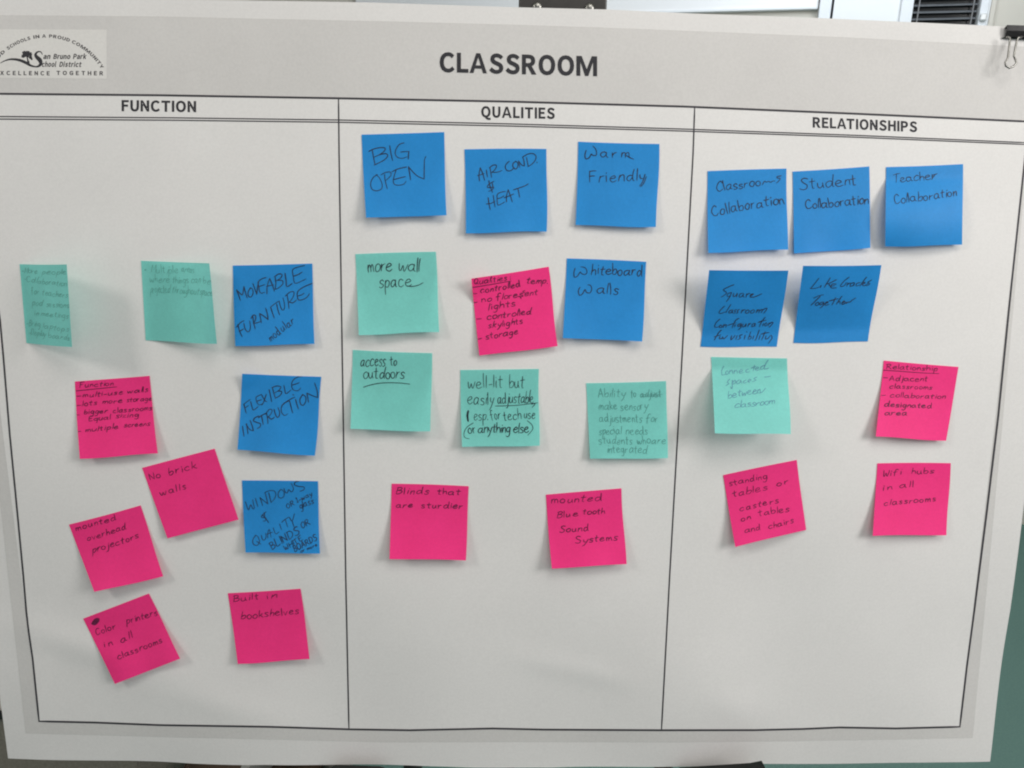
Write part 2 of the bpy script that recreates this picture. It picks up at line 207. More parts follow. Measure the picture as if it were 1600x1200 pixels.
  't': ('99,579 0,579 0,755 109,762 120,952 306,952 306,766 489,766 489,579 306,579 306,252 310,210 320,185 335,178 366,171 377,171 391,174 405,178 472,206 518,23 444,2 412,-9 373,-12 335,-16 229,2 151,62 109,150 99,252', '3,5,4 3,6,5 3,7,6 3,8,7 2,8,3 1,8,2 0,8,1 27,9,0 9,8,0 27,10,9 27,11,10 26,11,27 26,12,11 17,19,18 26,13,12 16,19,17 26,14,13 15,19,16 14,19,15 26,19,14 25,19,26 24,19,25 24,20,19 23,20,24 23,21,20 23,22,21'),
  'u': ('0,766 208,766 208,308 215,238 229,199 250,185 289,178 320,181 352,195 387,227 419,259 419,766 627,766 627,2 444,2 433,104 493,104 458,65 398,23 331,-5 254,-16 141,5 60,69 14,167 0,290', '24,1,0 24,2,1 10,12,11 10,13,12 24,3,2 23,3,24 9,13,10 23,4,3 8,16,9 16,13,9 23,5,4 7,16,8 23,6,5 6,16,7 23,16,6 22,15,23 15,16,23 17,13,16 22,18,15 18,14,15 21,18,22 18,13,17 21,19,18 14,13,18 20,19,21'),
}
# ------------------------------------------------------------------ materials
m_sheet = mat('poster_paper', (0.80, 0.779, 0.768), 0.75, 0.02, 9, trans=0.05, grain=.05)
m_grey = mat('printed_grey', (0.665, 0.644, 0.630), 0.75, 0.02, 14, grain=.06)
m_card = mat('printed_pale_grey', (0.765, 0.743, 0.72), 0.75, 0.02, 14, grain=.06)
m_white = mat('unprinted_white', (0.80, 0.779, 0.768), 0.75, 0.02, 11, grain=.05)
m_rule = mat('printed_rule', (0.055, 0.052, 0.06), 0.7, 0.1, 60)
m_print = mat('printed_lettering', (0.035, 0.034, 0.04), 0.7, 0.1, 60)
m_foam = mat('foam_board', (0.78, 0.77, 0.75), 0.7, 0.02, 20)
m_black = mat('black_metal', (0.028, 0.025, 0.023), 0.42, 0.2, 60, spec=0.5)
m_clip = mat('black_clip_steel', (0.012, 0.012, 0.013), 0.35, 0.1, 60, spec=0.5)
m_steel = mat('bright_steel', (0.27, 0.265, 0.25), 0.36, 0.05, 90, metal=1.0)
m_wall = mat('painted_wall', (0.70, 0.665, 0.60), 0.7, 0.02, 6, bump=0.15)
m_door = mat('white_door_paint', (0.86, 0.88, 0.90), 0.4, 0.01, 6)
m_trim = mat('white_trim_paint', (0.83, 0.86, 0.90), 0.4, 0.01, 6)
m_gap = mat('dark_gap', (0.05, 0.05, 0.055), 0.8)
m_board = mat('whiteboard_enamel', (0.90, 0.905, 0.925), 0.3, 0.01, 5, spec=0.5)
m_alu = mat('grey_aluminium', (0.75, 0.76, 0.76), 0.4, 0.02, 30, metal=0.3)
m_slat = mat('dark_blind_slat', (0.20, 0.215, 0.235), 0.35, 0.1, 30, spec=0.5)
m_cord = mat('blind_cord', (0.22, 0.22, 0.23), 0.8)
m_glass = mat('dark_window_glass', (0.012, 0.014, 0.016), 0.15, 0.0, 10, spec=0.5)
m_carpet = mat('teal_carpet', (0.185, 0.325, 0.285), 0.95, 0.10, 160, bump=0.5, colour2=(0.155, 0.285, 0.262))
m_bench = mat('brown_grey_fabric', (0.27, 0.24, 0.20), 0.9, 0.15, 200, bump=0.3)
m_benchtop = mat('beige_grey_laminate', (0.62, 0.57, 0.51), 0.6, 0.06, 60)
m_edge = mat('dark_edge_strip', (0.03, 0.034, 0.032), 0.6)
m_wood = mat('dark_brown_wood', (0.11, 0.07, 0.05), 0.5, 0.2, 40)
m_bin = mat('grey_plastic', (0.40, 0.39, 0.37), 0.55, 0.05, 40)

# ------------------------------------------------------------------ the room behind (only what shows round the poster)
fl = mesh('floor', [(-6, -4, 0), (6, -4, 0), (6, 8, 0), (-6, 8, 0)], [(0, 1, 2, 3)], m_carpet); tag(fl, kind='structure')
WY = R(-17)
WALL = Matrix.Translation((0, 3.0, 0)) @ Matrix.Rotation(WY, 4, 'Z')      # wall frame: x along the wall, -y into the room
WI = WALL.inverted(); WN = WALL.to_3x3() @ Vector((0, 1, 0))
def on_wall(px, py, off=0.0):       # photo point -> wall coordinates (along, up)
    p = on_plane(px, py, WALL @ Vector((0, -off, 0)), WN); q = WI @ p; return q.x, q.z
wl = put('back_wall', box((-4.5, 0, 0.0), (4.5, 0.12, 2.9)), m_wall, matrix=WALL); tag(wl, 'plain off white painted wall behind the easel', 'wall')
CE = put('ceiling', box((-6, -4, 2.95), (6, 8, 3.0)), m_wall); tag(CE, kind='structure')

# door with a small blind-covered window, upper right
xl = on_wall(1299, 10)[0]; xr = on_wall(1541, 20)[0]
wx0, wx1 = on_wall(1424, 4)[0], on_wall(1526.5, 8)[0]
fx0 = on_wall(1405, 4)[0]
wtop = on_wall(1475, 0)[1] + 0.42; wbot = on_wall(1475, 36)[1] - 0.10
door = empty('door', WALL @ Matrix.Translation(((xl + xr) / 2, 0, 0)))
DM = WALL
tag(door, 'white door with a dark mini blind over its small window, seen above the poster edge', 'door')
def leaf():
    bm = bmesh.new()
    for lo, hi in (((xl + .006, -.045, .01), (wx0, -.004, 2.25)), ((wx1, -.045, .01), (xr, -.004, 2.25)),
                   ((wx0, -.045, .01), (wx1, -.004, wbot)), ((wx0, -.045, wtop), (wx1, -.004, 2.25))):
        b = box(lo, hi); me = bpy.data.meshes.new('t'); b.to_mesh(me); b.free(); bm.from_mesh(me); bpy.data.meshes.remove(me)
    return bm
put('door_leaf', leaf(), m_door, door, DM)
put('door_gap', box((xl - .004, -.028, .0), (xl + .006, -.006, 2.25)), m_gap, door, DM)
cx0 = on_wall(1279, 10)[0]
put('door_casing', box((cx0, -.05, 0), (xl - .004, -.003, 2.36), .003), m_trim, door, DM)
wf = put('window_frame', box((fx0, -.060, wbot - .05), (wx0, -.0455, wtop + .05), .003), m_trim, door, DM)
rx = on_wall(1538, 15)[0]
put('window_frame', box((wx1, -.060, wbot - .05), (rx, -.0455, wtop + .05), .003), m_trim, door, DM)
put('window_pane', box((wx0, -.012, wbot), (wx1, -.008, wtop)), m_glass, door, DM)
put('hinge_knob', (lambda b: b)(box((xr - .035, -.075, on_wall(1534, 32)[1] - .012), (xr - .012, -.0605, on_wall(1534, 32)[1] + .014), .005)), m_alu, door, DM)
put('door_casing', box((xr + .004, -.035, 0), (xr + .022, -.003, 2.36), .003), m_wall, door, DM)

blind = empty('window_blind', WALL @ Matrix.Translation(((wx0 + wx1) / 2, -.04, 0)))
tag(blind, 'dark grey mini blind with thin horizontal slats in the door window', 'blind')
nsl = int((wtop - wbot - .03) / .0245)
sl = bmesh.new()
zc = wbot + .012
for k in range(nsl):
    z = zc + k * .0245
    y0, y1 = -.038, -.018
    vs = [sl.verts.new(c) for c in ((wx0 + .003, y0, z - .004), (wx1 - .003, y0, z - .004), (wx1 - .003, -.028, z + .003), (wx0 + .003, -.028, z + .003), (wx1 - .003, y1, z + .006), (wx0 + .003, y1, z + .006))]
    sl.faces.new((vs[0], vs[1], vs[2], vs[3])); sl.faces.new((vs[3], vs[2], vs[4], vs[5]))
o = put('slats', sl, m_slat, blind, DM, smooth=True)
for px in (1433, 1517):
    a = on_wall(px, 10)[0]
    put('ladder_cord', box((a - .0022, -.0415, wbot + .004), (a + .0022, -.0395, wtop - .004)), m_cord, blind, DM)
put('head_rail', box((wx0 + .003, -.042, wtop - .028), (wx1 - .003, -.014, wtop - .001), .002), m_slat, blind, DM)

# whiteboard to the left of the door
zb = on_wall(1278, 12)[1]; bx0 = on_wall(560, 0)[0]
wb = empty('whiteboard', WALL @ Matrix.Translation(((cx0 + bx0) / 2, 0, zb)))
tag(wb, 'bright white wall board whose lower edge shows beside the door casing', 'whiteboard')
put('board_surface', box((bx0, -.028, zb), (cx0 - .004, -.003, zb + 1.0)), m_board, wb, DM)
put('board_rail', box((bx0, -.034, zb - .010), (cx0 - .004, -.003, zb - .0005), .002), m_trim, wb, DM)

# low furniture at the lower left, behind the easel
ty = 0.62
tz = on_plane(4, 1113, (0, 0.30, 0), Vector((0, 1, 0))).z
bt = empty('low_cabinet', Matrix.Translation((-0.75, 0.5, 0)))
tag(bt, 'low brown grey cabinet with pale top behind the lower left corner of the poster', 'cabinet')
x1c = on_plane(212, 1197, (0, 0.30, 0), Vector((0, 1, 0))).x
put('cabinet_body', box((-1.35, 0.305, 0.0), (x1c, 0.75, tz - .012), .004), m_bench, bt, Matrix())
put('cabinet_top', box((-1.36, 0.30, tz - .0115), (x1c + .01, 0.76, tz + .012), .004), m_benchtop, bt, Matrix())
put('edge_strip', box((-1.36, 0.294, tz - .009), (x1c + .01, 0.2995, tz + .004)), m_edge, bt, Matrix())
xb0 = on_plane(297, 1197, (0, 0.36, 0), Vector((0, 1, 0))).x; xb1 = on_plane(336, 1197, (0, 0.36, 0), Vector((0, 1, 0))).x
st = empty('wooden_stool', Matrix.Translation(((xb0 + xb1) / 2 - .02, 0.5, 0)))
tag(st, 'dark brown wooden stool standing behind the poster beside the low cabinet', 'stool')
sx = (xb0 + xb1) / 2
for dx, dy in ((0, 0), (-.02, .2), (.16, .2), (.16, 0)):
    put('leg', box((sx + dx - .014, .36 + dy, 0), (sx + dx + .014, .388 + dy, .40), .003), m_wood, st, Matrix())
put('seat', box((sx - .05, .345, .4005), (sx + .20, .60, .43), .006), m_wood, st, Matrix())
gb = empty('plastic_bin', Matrix.Translation((-0.2, 0.3, 0)))
tag(gb, 'grey plastic bin standing on the carpet under the poster between stool and easel leg', 'bin')
g0 = on_plane(345, 1197, (0, 0.20, 0), Vector((0, 1, 0))); g1 = on_plane(515, 1197, (0, 0.20, 0), Vector((0, 1, 0)))
def bin_bm():
    bm = bmesh.new(); cx, cy = (g0.x + g1.x) / 2, 0.20 + .11; hw = (g1.x - g0.x) / 2
    prof = [(hw * .80, .09, 0), (hw, .11, .50), (hw + .008, .118, .502), (hw + .008, .118, .515), (hw - .006, .104, .515), (hw * .78, .085, .01)]
    rings = []
    for a, b, z in prof:
        ring = []
        for k in range(24):
            t = 2 * math.pi * (k + .5) / 24; c, s = math.cos(t), math.sin(t)
            ring.append(bm.verts.new((cx + a * math.copysign(abs(c) ** .35, c), cy + b * math.copysign(abs(s) ** .35, s), z)))
        rings.append(ring)
    for p, q in zip(rings, rings[1:]):
        for k in range(24): bm.faces.new((p[k], p[(k + 1) % 24], q[(k + 1) % 24], q[k]))
    bm.faces.new(rings[0][::-1]); bm.faces.new(rings[-1]); return bm
put('bin_body', bin_bm(), m_bin, gb, Matrix())

# ------------------------------------------------------------------ easel
ez = empty('easel', Matrix.Translation((0, 0.12, 0)))
tag(ez, 'black metal display easel holding the poster board, its head plate showing above the top edge', 'easel')
def E(v): return M @ Vector(v)
h0, h1 = on_sheet(811.5, 5), on_sheet(952.5, 5)
zt = on_sheet(880, 12).z
hp = put('head_plate', box((h0.x, 0.004, zt - .10), (h1.x, 0.010, zt + .060), .0015), m_black, ez, M)
for px, py in ((841, 1.0), (924.5, 3.0)):
    c = on_sheet(px, py); bm = bmesh.new(); bmesh.ops.create_uvsphere(bm, u_segments=20, v_segments=10, radius=.0046)
    for v in bm.verts: v.co.y *= .55
    bmesh.ops.translate(bm, verts=bm.verts[:], vec=(c.x * 1.004, 0.0035, c.z)); put('rivet', bm, m_steel, hp, M, True)
pl, pr = on_sheet(557, 1196), on_sheet(1128, 1192)
yb = 0.030
ground = lambda x, y: (M.inverted() @ Vector((x, y, 0)))
for a, b in (((h0.x + .012, yb, zt - .02), (pl.x - .07, -.22, 0)), ((h1.x - .012, yb, zt - .02), (pr.x + .07, -.22, 0))):
    top = M @ Vector(a)
    # the front legs run down the back of the sheet and on to the floor in its plane
    low = M @ Vector((b[0], yb, (-1.55) / math.cos(LEAN) + yb * math.tan(LEAN)))
    low.z = 0.012
    put('leg', tube_bm([top, low], .0105, 10), m_black, ez, Matrix(), True)
top = M @ Vector(((h0.x + h1.x) / 2, .04, zt - .03))
put('leg', tube_bm([top, (top.x, 0.82, .012)], .0105, 10), m_black, ez, Matrix(), True)

# ------------------------------------------------------------------ poster sheet
def edge_pts(lst): return [on_sheet(x, y) for x, y in lst]
TOPE = edge_pts([(400, 1), (580, 4), (811, 11.5), (953, 15), (1080, 21), (1275, 28), (1420, 34.5), (1500, 38), (1600, 43)])
BOTE = edge_pts([(13, 1185), (120, 1188), (300, 1193), (415, 1195), (520, 1195), (700, 1198), (860, 1199.5), (1060, 1198), (1195, 1193.5), (1330, 1193), (1440, 1191.5), (1547, 1190)])
LEFE = edge_pts([(1, 1070), (6, 1117), (12.5, 1184)])
RIGE = edge_pts([(1599, 795), (1586, 900), (1579, 950), (1547, 1190)])
def lerp_list(lst, key, val, q):
    lst = sorted(lst, key=lambda p: p[key])
    if q <= lst[0][key]: a, b = lst[0], lst[1]
    elif q >= lst[-1][key]: a, b = lst[-2], lst[-1]
    else:
        for a, b in zip(lst, lst[1:]):
            if a[key] <= q <= b[key]: break
    if q < lst[0][key] or q > lst[-1][key]:
        a, b = lst[0], lst[-1]      # extrapolate along the whole edge
    t = (q - a[key]) / (b[key] - a[key]); return a[val] + t * (b[val] - a[val])
NX, NZ = 200, 150
XL0 = LEFE[-1].x; XR0 = RIGE[-1].x
def wave(x, z, zb):                 # the loose lower edge ripples, two or three centimetres up
    k = max(0.0, 1 - (z - zb) / 0.10); return 0.0016 * k * k * math.sin(x * 17 + 0.6) + 0.0005 * math.sin(x * 7 + z * 9)
def sheet_z(x, v):
    a = lerp_list(TOPE, 0, 2, x); b = lerp_list(BOTE, 0, 2, x); return a + (b - a) * v
sv = []; sf = []
for j in range(NZ + 1):
    v = j / NZ
    for i in range(NX + 1):
        u = i / NX
        zg = sheet_z(0, v)
        xa = XL0 - 0.004 * (1 - v); xb = lerp_list(RIGE, 2, 0, zg) if v > .55 else XR0 + 0.002
        x = xa + (xb - xa) * u; z = sheet_z(x, v)
        sv.append(Vector((x, -bow(x, z), z)))
for j in range(NZ):
    for i in range(NX):
        a = j * (NX + 1) + i; sf.append((a, a + 1, a + NX + 2, a + NX + 1))
poster = mesh('poster', sv, sf, m_sheet, matrix=M, smooth=True)
tag(poster, 'large white paper poster with a three column printed table headed CLASSROOM', 'poster')

def strip(name, polylines, width, material, parent, lift):      # printed rules; photo points, width in photo pixels
    vs, fs = [], []
    for n, pl_ in enumerate(polylines):
        pts = []
        for a, b in zip(pl_, pl_[1:]):
            k = max(1, int(math.dist(a, b) / 14))
            pts += [(a[0] + (b[0] - a[0]) * i / k, a[1] + (b[1] - a[1]) * i / k) for i in range(k)]
        pts.append(pl_[-1])
        i0 = len(vs)
        wd = width[n] if isinstance(width, list) else width
        for l, r in ribbon(pts, wd): vs += [on_sheet(*l, lift + n * 3e-6), on_sheet(*r, lift + n * 3e-6)]
        for i in range(len(pts) - 1): fs.append((i0 + 2 * i, i0 + 2 * i + 1, i0 + 2 * i + 3, i0 + 2 * i + 2))
    return mesh(name, vs, fs, material, parent, M)

def patch(name, tl, tr, br, bl, material, parent, lift, nx=40, nz=30, top=None, bot=None):
    vs, fs = [], []
    T = top or [tl, tr]; B = bot or [bl, br]
    def at(lst, s):
        x = lst[0][0] + (lst[-1][0] - lst[0][0]) * s
        for a, b in zip(lst, lst[1:]):
            if a[0] <= x <= b[0]: return Vector((x, a[1] + (b[1] - a[1]) * (x - a[0]) / (b[0] - a[0])))
        return Vector(lst[-1])
    for j in range(nz + 1):
        for i in range(nx + 1):
            s, t = i / nx, j / nz; p = at(T, s).lerp(at(B, s), t); vs.append(on_sheet(p.x, p.y, lift))
    for j in range(nz):
        for i in range(nx):
            a = j * (nx + 1) + i; fs.append((a, a + 1, a + nx + 2, a + nx + 1))
    return mesh(name, vs, fs, material, parent, M, True)

# table rules, traced along the sheet
TOP = [(-62, 146.2), (0, 146.5), (250, 148.8), (529, 153.5), (800, 158.8), (1070, 166.5), (1340, 177.8), (1608, 190)]
D1 = [(-62, 181.6), (0, 182), (270, 184), (529, 187.4), (800, 193.6), (1070, 201.6), (1340, 211.5), (1606, 223)]
D2 = [(x, y + 4.0 - max(0, x) / 1600 * 1.2) for x, y in D1]
BOT = [(61, 1127), (150, 1129), (250, 1133), (420, 1135.6), (545, 1139.5), (640, 1141), (770, 1138.2), (850, 1140), (1033.5, 1141), (1180, 1140.8), (1255, 1139), (1312, 1136.6), (1400, 1138.2), (1499.8, 1135.6)]
LEF = [(-62, 146.2), (-40, 250), (-15, 400), (0, 500), (5, 555), (15, 677), (25, 780), (36.4, 900), (41, 955), (44.5, 985), (51, 1030), (61, 1127)]
RIG = [(1608, 190), (1598.7, 275), (1580, 450), (1560, 650), (1542, 800), (1523, 950), (1511, 1040), (1499.8, 1135.6)]
C1 = [(528.9, 153.5), (529.8, 240), (534.8, 560), (540.2, 900), (545.2, 1139.3)]
C2 = [(1085.5, 167), (1083, 240), (1065.6, 560), (1046.4, 900), (1033.6, 1141)]
panel = patch('grey_panel', (-85, 24), (1622, 64), (1520, 1153), (40, 1146), m_grey, poster, 0.00016, 200, 140,
              top=[(-85, 23), (0, 23.5), (250, 25.5), (400, 29), (610, 33.3), (820, 39), (960, 43.5), (1060, 47.5), (1320, 58), (1622, 74)],
              bot=[(40, 1146), (250, 1151.5), (420, 1155.5), (600, 1160), (800, 1159.5), (1060, 1160), (1250, 1158), (1400, 1155.5), (1520, 1153)])
patch('table_field', (-62, 146), (1608, 190), (1499.8, 1136), (61, 1127), m_white, poster, 0.00032, 200, 140, top=TOP, bot=BOT)
strip('table_rules', [TOP, BOT, LEF, RIG, C1, C2, D1, D2], [3.2, 3.0, 2.9, 2.9, 2.3, 2.3, 1.8, 1.8], m_rule, poster, 0.00048)

GLYPH['M'] = ('0,0 205,0 205,725 275,1000 0,1000 455,0 625,0 540,335 805,1000 875,725 1080,1000 1080,0 875,0', '0,1,2,4 2,3,4 2,5,7,3 5,6,7 7,6,9,8 9,10,8 12,11,10,9')
GLYPH['A'] = ('0,0 205,0 272,225 322,385 452,810 350,1000 555,1000 582,385 632,225 700,0 905,0', '0,1,2,3,4,5 2,8,7,3 10,6,4,7,8,9 5,4,6')
def glyph(ch):
    V, Fc = GLYPH[ch]
    return [tuple(int(c) / 1000 for c in p.split(',')) for p in V.split()], [tuple(map(int, f.split(','))) for f in Fc.split()]
def gwidth(ch): return max(v[0] for v in glyph(ch)[0])
def typeset(text, gap=0.13, space=0.45, kern={}):
    x = 0; out = []
    prev = ''
    for ch in text:
        if ch == ' ': x += space; prev = ''; continue
        x += kern.get(prev + ch, 0); out.append((ch, x)); x += gwidth(ch) + gap; prev = ch
    return out, x - gap
class Print:                        # collects printed glyphs into one mesh
    def __init__(s, lift=0.00050): s.v, s.f, s.lift = [], [], lift
    def line(s, text, p0, p1, cap, lean=0.0, gap=0.13, space=0.45, kern={}, upx=0.0, fat=1.0):
        lay, W = typeset(text, gap, space, kern); k = (Vector(p1) - Vector(p0)) / W
        for ch, x in lay:
            V, Fc = glyph(ch); i0 = len(s.v)
            for a, b in V:
                q = Vector(p0) + k * (x + a + lean * b); s.v.append(on_sheet(q.x + upx * b * cap, q.y - b * cap, s.lift))
            s.f += [tuple(i0 + i for i in f) for f in Fc]
    def arc(s, text, x0, x1, cx, cy, rad, cap, wk=1.0, gap=.16):
        lay, W = typeset(text, gap)
        t0 = math.asin((x0 - cx) / rad); t1 = math.asin((x1 - cx) / rad)
        for ch, x in lay:
            V, Fc = glyph(ch); i0 = len(s.v); gw = gwidth(ch)
            tc = t0 + (t1 - t0) * (x + gw / 2) / W; hs = (t1 - t0) * rad / W
            for a, b in V:
                lx = (a - gw / 2) * hs; ly = rad + b * cap
                X = cx + math.sin(tc) * ly + math.cos(tc) * lx; Y = cy - math.cos(tc) * ly + math.sin(tc) * lx
                s.v.append(on_sheet(X / 8.889, 30 + Y / 8.889, 0.00036))
            s.f += [tuple(i0 + i for i in f) for f in Fc]
    def zoomline(s, text, p0, p1, cap, **k):
        n = len(s.v); s.line(text, (p0[0] / 8.889, 30 + p0[1] / 8.889), (p1[0] / 8.889, 30 + p1[1] / 8.889), cap / 8.889, **k)
    def build(s, name, material, parent): return mesh(name, s.v, s.f, material, parent, M)
KN = {'LA': -.06, 'TI': .02, 'AT': -.12, 'LI': -.0, 'LL': 0, 'AL': 0}
t = Print(); t.line('CLASSROOM', (687, 112.5), (933, 119), 31, gap=.12, kern=KN); t.build('title_lettering', m_print, poster)
t = Print(); t.line('FUNCTION', (190, 173.6), (306.4, 175.3), 17.4, gap=.14); t.build('column_heading', m_print, poster)
t = Print(); t.line('QUALITIES', (752, 183.2), (866.8, 185.9), 17.4, gap=.14, kern=KN); t.build('column_heading', m_print, poster)
t = Print(); t.line('RELATIONSHIPS', (1270, 199.2), (1433, 206.4), 16.4, gap=.14, kern=KN); t.build('column_heading', m_print, poster)

# logo: pale card with an arched motto, a tree on a swoosh that becomes a big S, and the district's name
Z = lambda x, y: (x / 8.889, 30 + y / 8.889)
lg = patch('logo_card', Z(-200, 140), Z(1480, 145), Z(1482, 828), Z(-200, 815), m_card, poster, 0.00028, 40, 20)
lt = Print(0.00036)
lt.arc('PROUD', -150, 75, 640, 1146, 890, 46)
lt.arc('SCHOOLS', 112, 425, 640, 1146, 890, 46)
lt.arc('IN', 468, 550, 640, 1146, 890, 46); lt.arc('A', 585, 638, 640, 1146, 890, 46)
lt.arc('PROUD', 680, 962, 640, 1146, 890, 46); lt.arc('COMMUNITY', 992, 1405, 640, 1146, 890, 46)
for wd, a, b in (('EXCELLENCE', -75, 690), ('TOGETHER', 785, 1432)):
    n0 = len(lt.v); lt.zoomline(wd, (a, 775), (b, 780), 58, gap=.55)
lt.zoomline('an', (598, 553), (692, 553), 72, lean=.25); lt.zoomline('Bruno', (738, 553), (972, 553), 72, lean=.22)
lt.zoomline('Park', (1012, 553), (1195, 553), 72, lean=.22)
lt.zoomline('chool', (578, 662), (775, 662), 72, lean=.22); lt.zoomline('District', (822, 662), (1125, 664), 72, lean=.22)
lt.build('logo_lettering', mat('printed_logo', (0.06, 0.055, 0.06), 0.7, 0.1, 60), lg)
def zribbon(pts, widths, step=18):
    sp = spline(pts, step); n = len(sp); m_ = len(widths) - 1
    ws = []
    for i in range(n):
        q = i / (n - 1) * m_; k = min(m_ - 1, int(q)); ws.append(widths[k] + (widths[k + 1] - widths[k]) * (q - k))
    return ribbon(sp, ws)
vs, fs = [], []
for n, (pts, ws) in enumerate((([(0, 612), (60, 580), (150, 556), (260, 566), (350, 600), (430, 645), (505, 662)], [7, 18, 28, 36, 42, 32, 15]),
                ([(470, 660), (530, 655), (566, 620), (555, 570), (510, 525), (492, 490), (520, 455), (565, 452), (588, 490)], [12, 24, 40, 60, 56, 42, 24, 16, 11]),
                ([(372, 500), (384, 560), (398, 615)], [14, 18, 40]))):
    i0 = len(vs); rb = zribbon(pts, ws)
    for l, r in rb: vs += [on_sheet(*Z(*l), .00036 + n * 4e-6), on_sheet(*Z(*r), .00036 + n * 4e-6)]
    for i in range(len(rb) - 1): fs.append((i0 + 2 * i, i0 + 2 * i + 1, i0 + 2 * i + 3, i0 + 2 * i + 2))
rl = random.Random(4)
for n, (bx, by, br) in enumerate(((345, 470, 38), (385, 462, 34), (410, 490, 36), (335, 505, 34), (375, 505, 36), (425, 530, 30), (440, 555, 16), (318, 522, 20), (420, 472, 22))):
    i0 = len(vs); c = 11
    for k in range(c):
        a = 2 * math.pi * k / c; rr = br * rl.uniform(.7, 1.12); vs.append(on_sheet(*Z(bx + rr * math.cos(a), by + .8 * rr * math.sin(a)), .00040 + n * 4e-6))
    fs.append(tuple(range(i0, i0 + c)))
mesh('logo_tree', vs, fs, m_print, lg, M)

# foam board the sheet is clipped to, just inside its outline
def board_bm():
    zt_, zb_ = sheet_z(0, 0) - .004, sheet_z(0, 1) + .012
    return box((XL0 + .012, .0085, zt_ - .014), (XR0 - .012, .0155, zb_), .0005)
fb = put('foam_board', box((XL0 + .012, .0112, sheet_z(0, 1) + .014), (XR0 - .012, .0182, min(sheet_z(XL0, 0), sheet_z(XR0, 0)) - .004), .0005), m_foam, matrix=M)
tag(fb, 'white foam board behind the poster sheet, leaning on the easel', 'board')

# easel ledge arms poking out under the lower edge
for (x0, y0, x1, y1, rise) in ((520, 1194.5, 596, 1197.5, -1), (1060, 1198.5, 1196, 1188.5, 1)):
    a = on_sheet(x0, y0, .004); b = on_sheet(x1, y1, .03)
    za, zb2 = (a.z, b.z)
    c = on_sheet(x1 - 12, y1 + 2.5, .02)
    hi = max(za, zb2)
    bm = bmesh.new(); prof = []
    f = -.046 if rise > 0 else -.024
    if rise > 0:
        P = [on_sheet(1062, 1199, .012), on_sheet(1120, 1195.5, .02), on_sheet(1172, 1192, .03), on_sheet(1190, 1188.5, .034), on_sheet(1195.5, 1199, .034)]
    else:
        P = [on_sheet(518, 1199, .014), on_sheet(524, 1194.8, .014), on_sheet(560, 1195.8, .014), on_sheet(594, 1197.2, .014), on_sheet(600, 1199, .014)]
    low = min(p.z for p in P) - .03
    front = [bm.verts.new(p) for p in P] + [bm.verts.new((P[-1].x, P[-1].y, low)), bm.verts.new((P[0].x, P[0].y, low))]
    back = [bm.verts.new((p.co.x, p.co.y + .030, p.co.z - .030)) for i, p in enumerate(front)]
    bm.faces.new(front); bm.faces.new(back[::-1])
    for i in range(len(front)): bm.faces.new((front[i], front[(i + 1) % len(front)], back[(i + 1) % len(front)], back[i]))
    put('ledge_arm', bm, m_black, ez, M)

# binder clip on the upper right corner
c0, c1 = on_sheet(1569, 42), on_sheet(1606, 62); zc1 = c1.z; zc0 = on_sheet(1585, 40).z
yy = -bow(c0.x + .012, zc0)
clip = empty('binder_clip', M @ Matrix.Translation((c0.x + .012, yy, zc0)))
tag(clip, 'black binder clip with wire handle gripping the upper right edge of the poster', 'clip')
def clip_bm():
    bm = bmesh.new(); xw = .0285; x0 = c0.x
    prof = [(yy - .0018, zc1 + .0004), (yy - .0026, zc1 - .0004), (yy - .0036, zc1 + .0010), (yy - .0050, zc0 - .006), (yy - .0048, zc0 - .001), (yy + .010, zc0 - .009), (.021, zc0 - .017), (.0195, zc1 - .012)]
    L = [bm.verts.new((x0 + (0.0 if 1 < i < 6 else -.0022), y, z)) for i, (y, z) in enumerate(prof)]
    Rr = [bm.verts.new((x0 + xw + (0.0 if 1 < i < 6 else .0022), y, z)) for i, (y, z) in enumerate(prof)]
    for i in range(len(prof) - 1): bm.faces.new((L[i], L[i + 1], Rr[i + 1], Rr[i]))
    bmesh.ops.solidify(bm, geom=bm.faces[:], thickness=.0007); return bm
put('clip_body', clip_bm(), m_clip, clip, M)
def cl(px, py, lf): return on_sheet(px, py, lf)
hp_ = [(1572, 57.5, .007), (1578, 59, .008), (1577.5, 68, .009), (1576, 80, .010), (1575, 90, .011), (1570.5, 98, .012), (1571.5, 103, .0125), (1577, 106.3, .013), (1583.5, 104, .0125), (1588.2, 98.5, .012), (1586.5, 93, .0115), (1584.2, 88, .011), (1586.2, 76, .010), (1589, 63, .008), (1590.5, 59, .008), (1597, 57.5, .007)]
put('wire_handle', tube_bm([cl(*q) for q in hp_], .00095, 8), m_steel, clip, M, True)

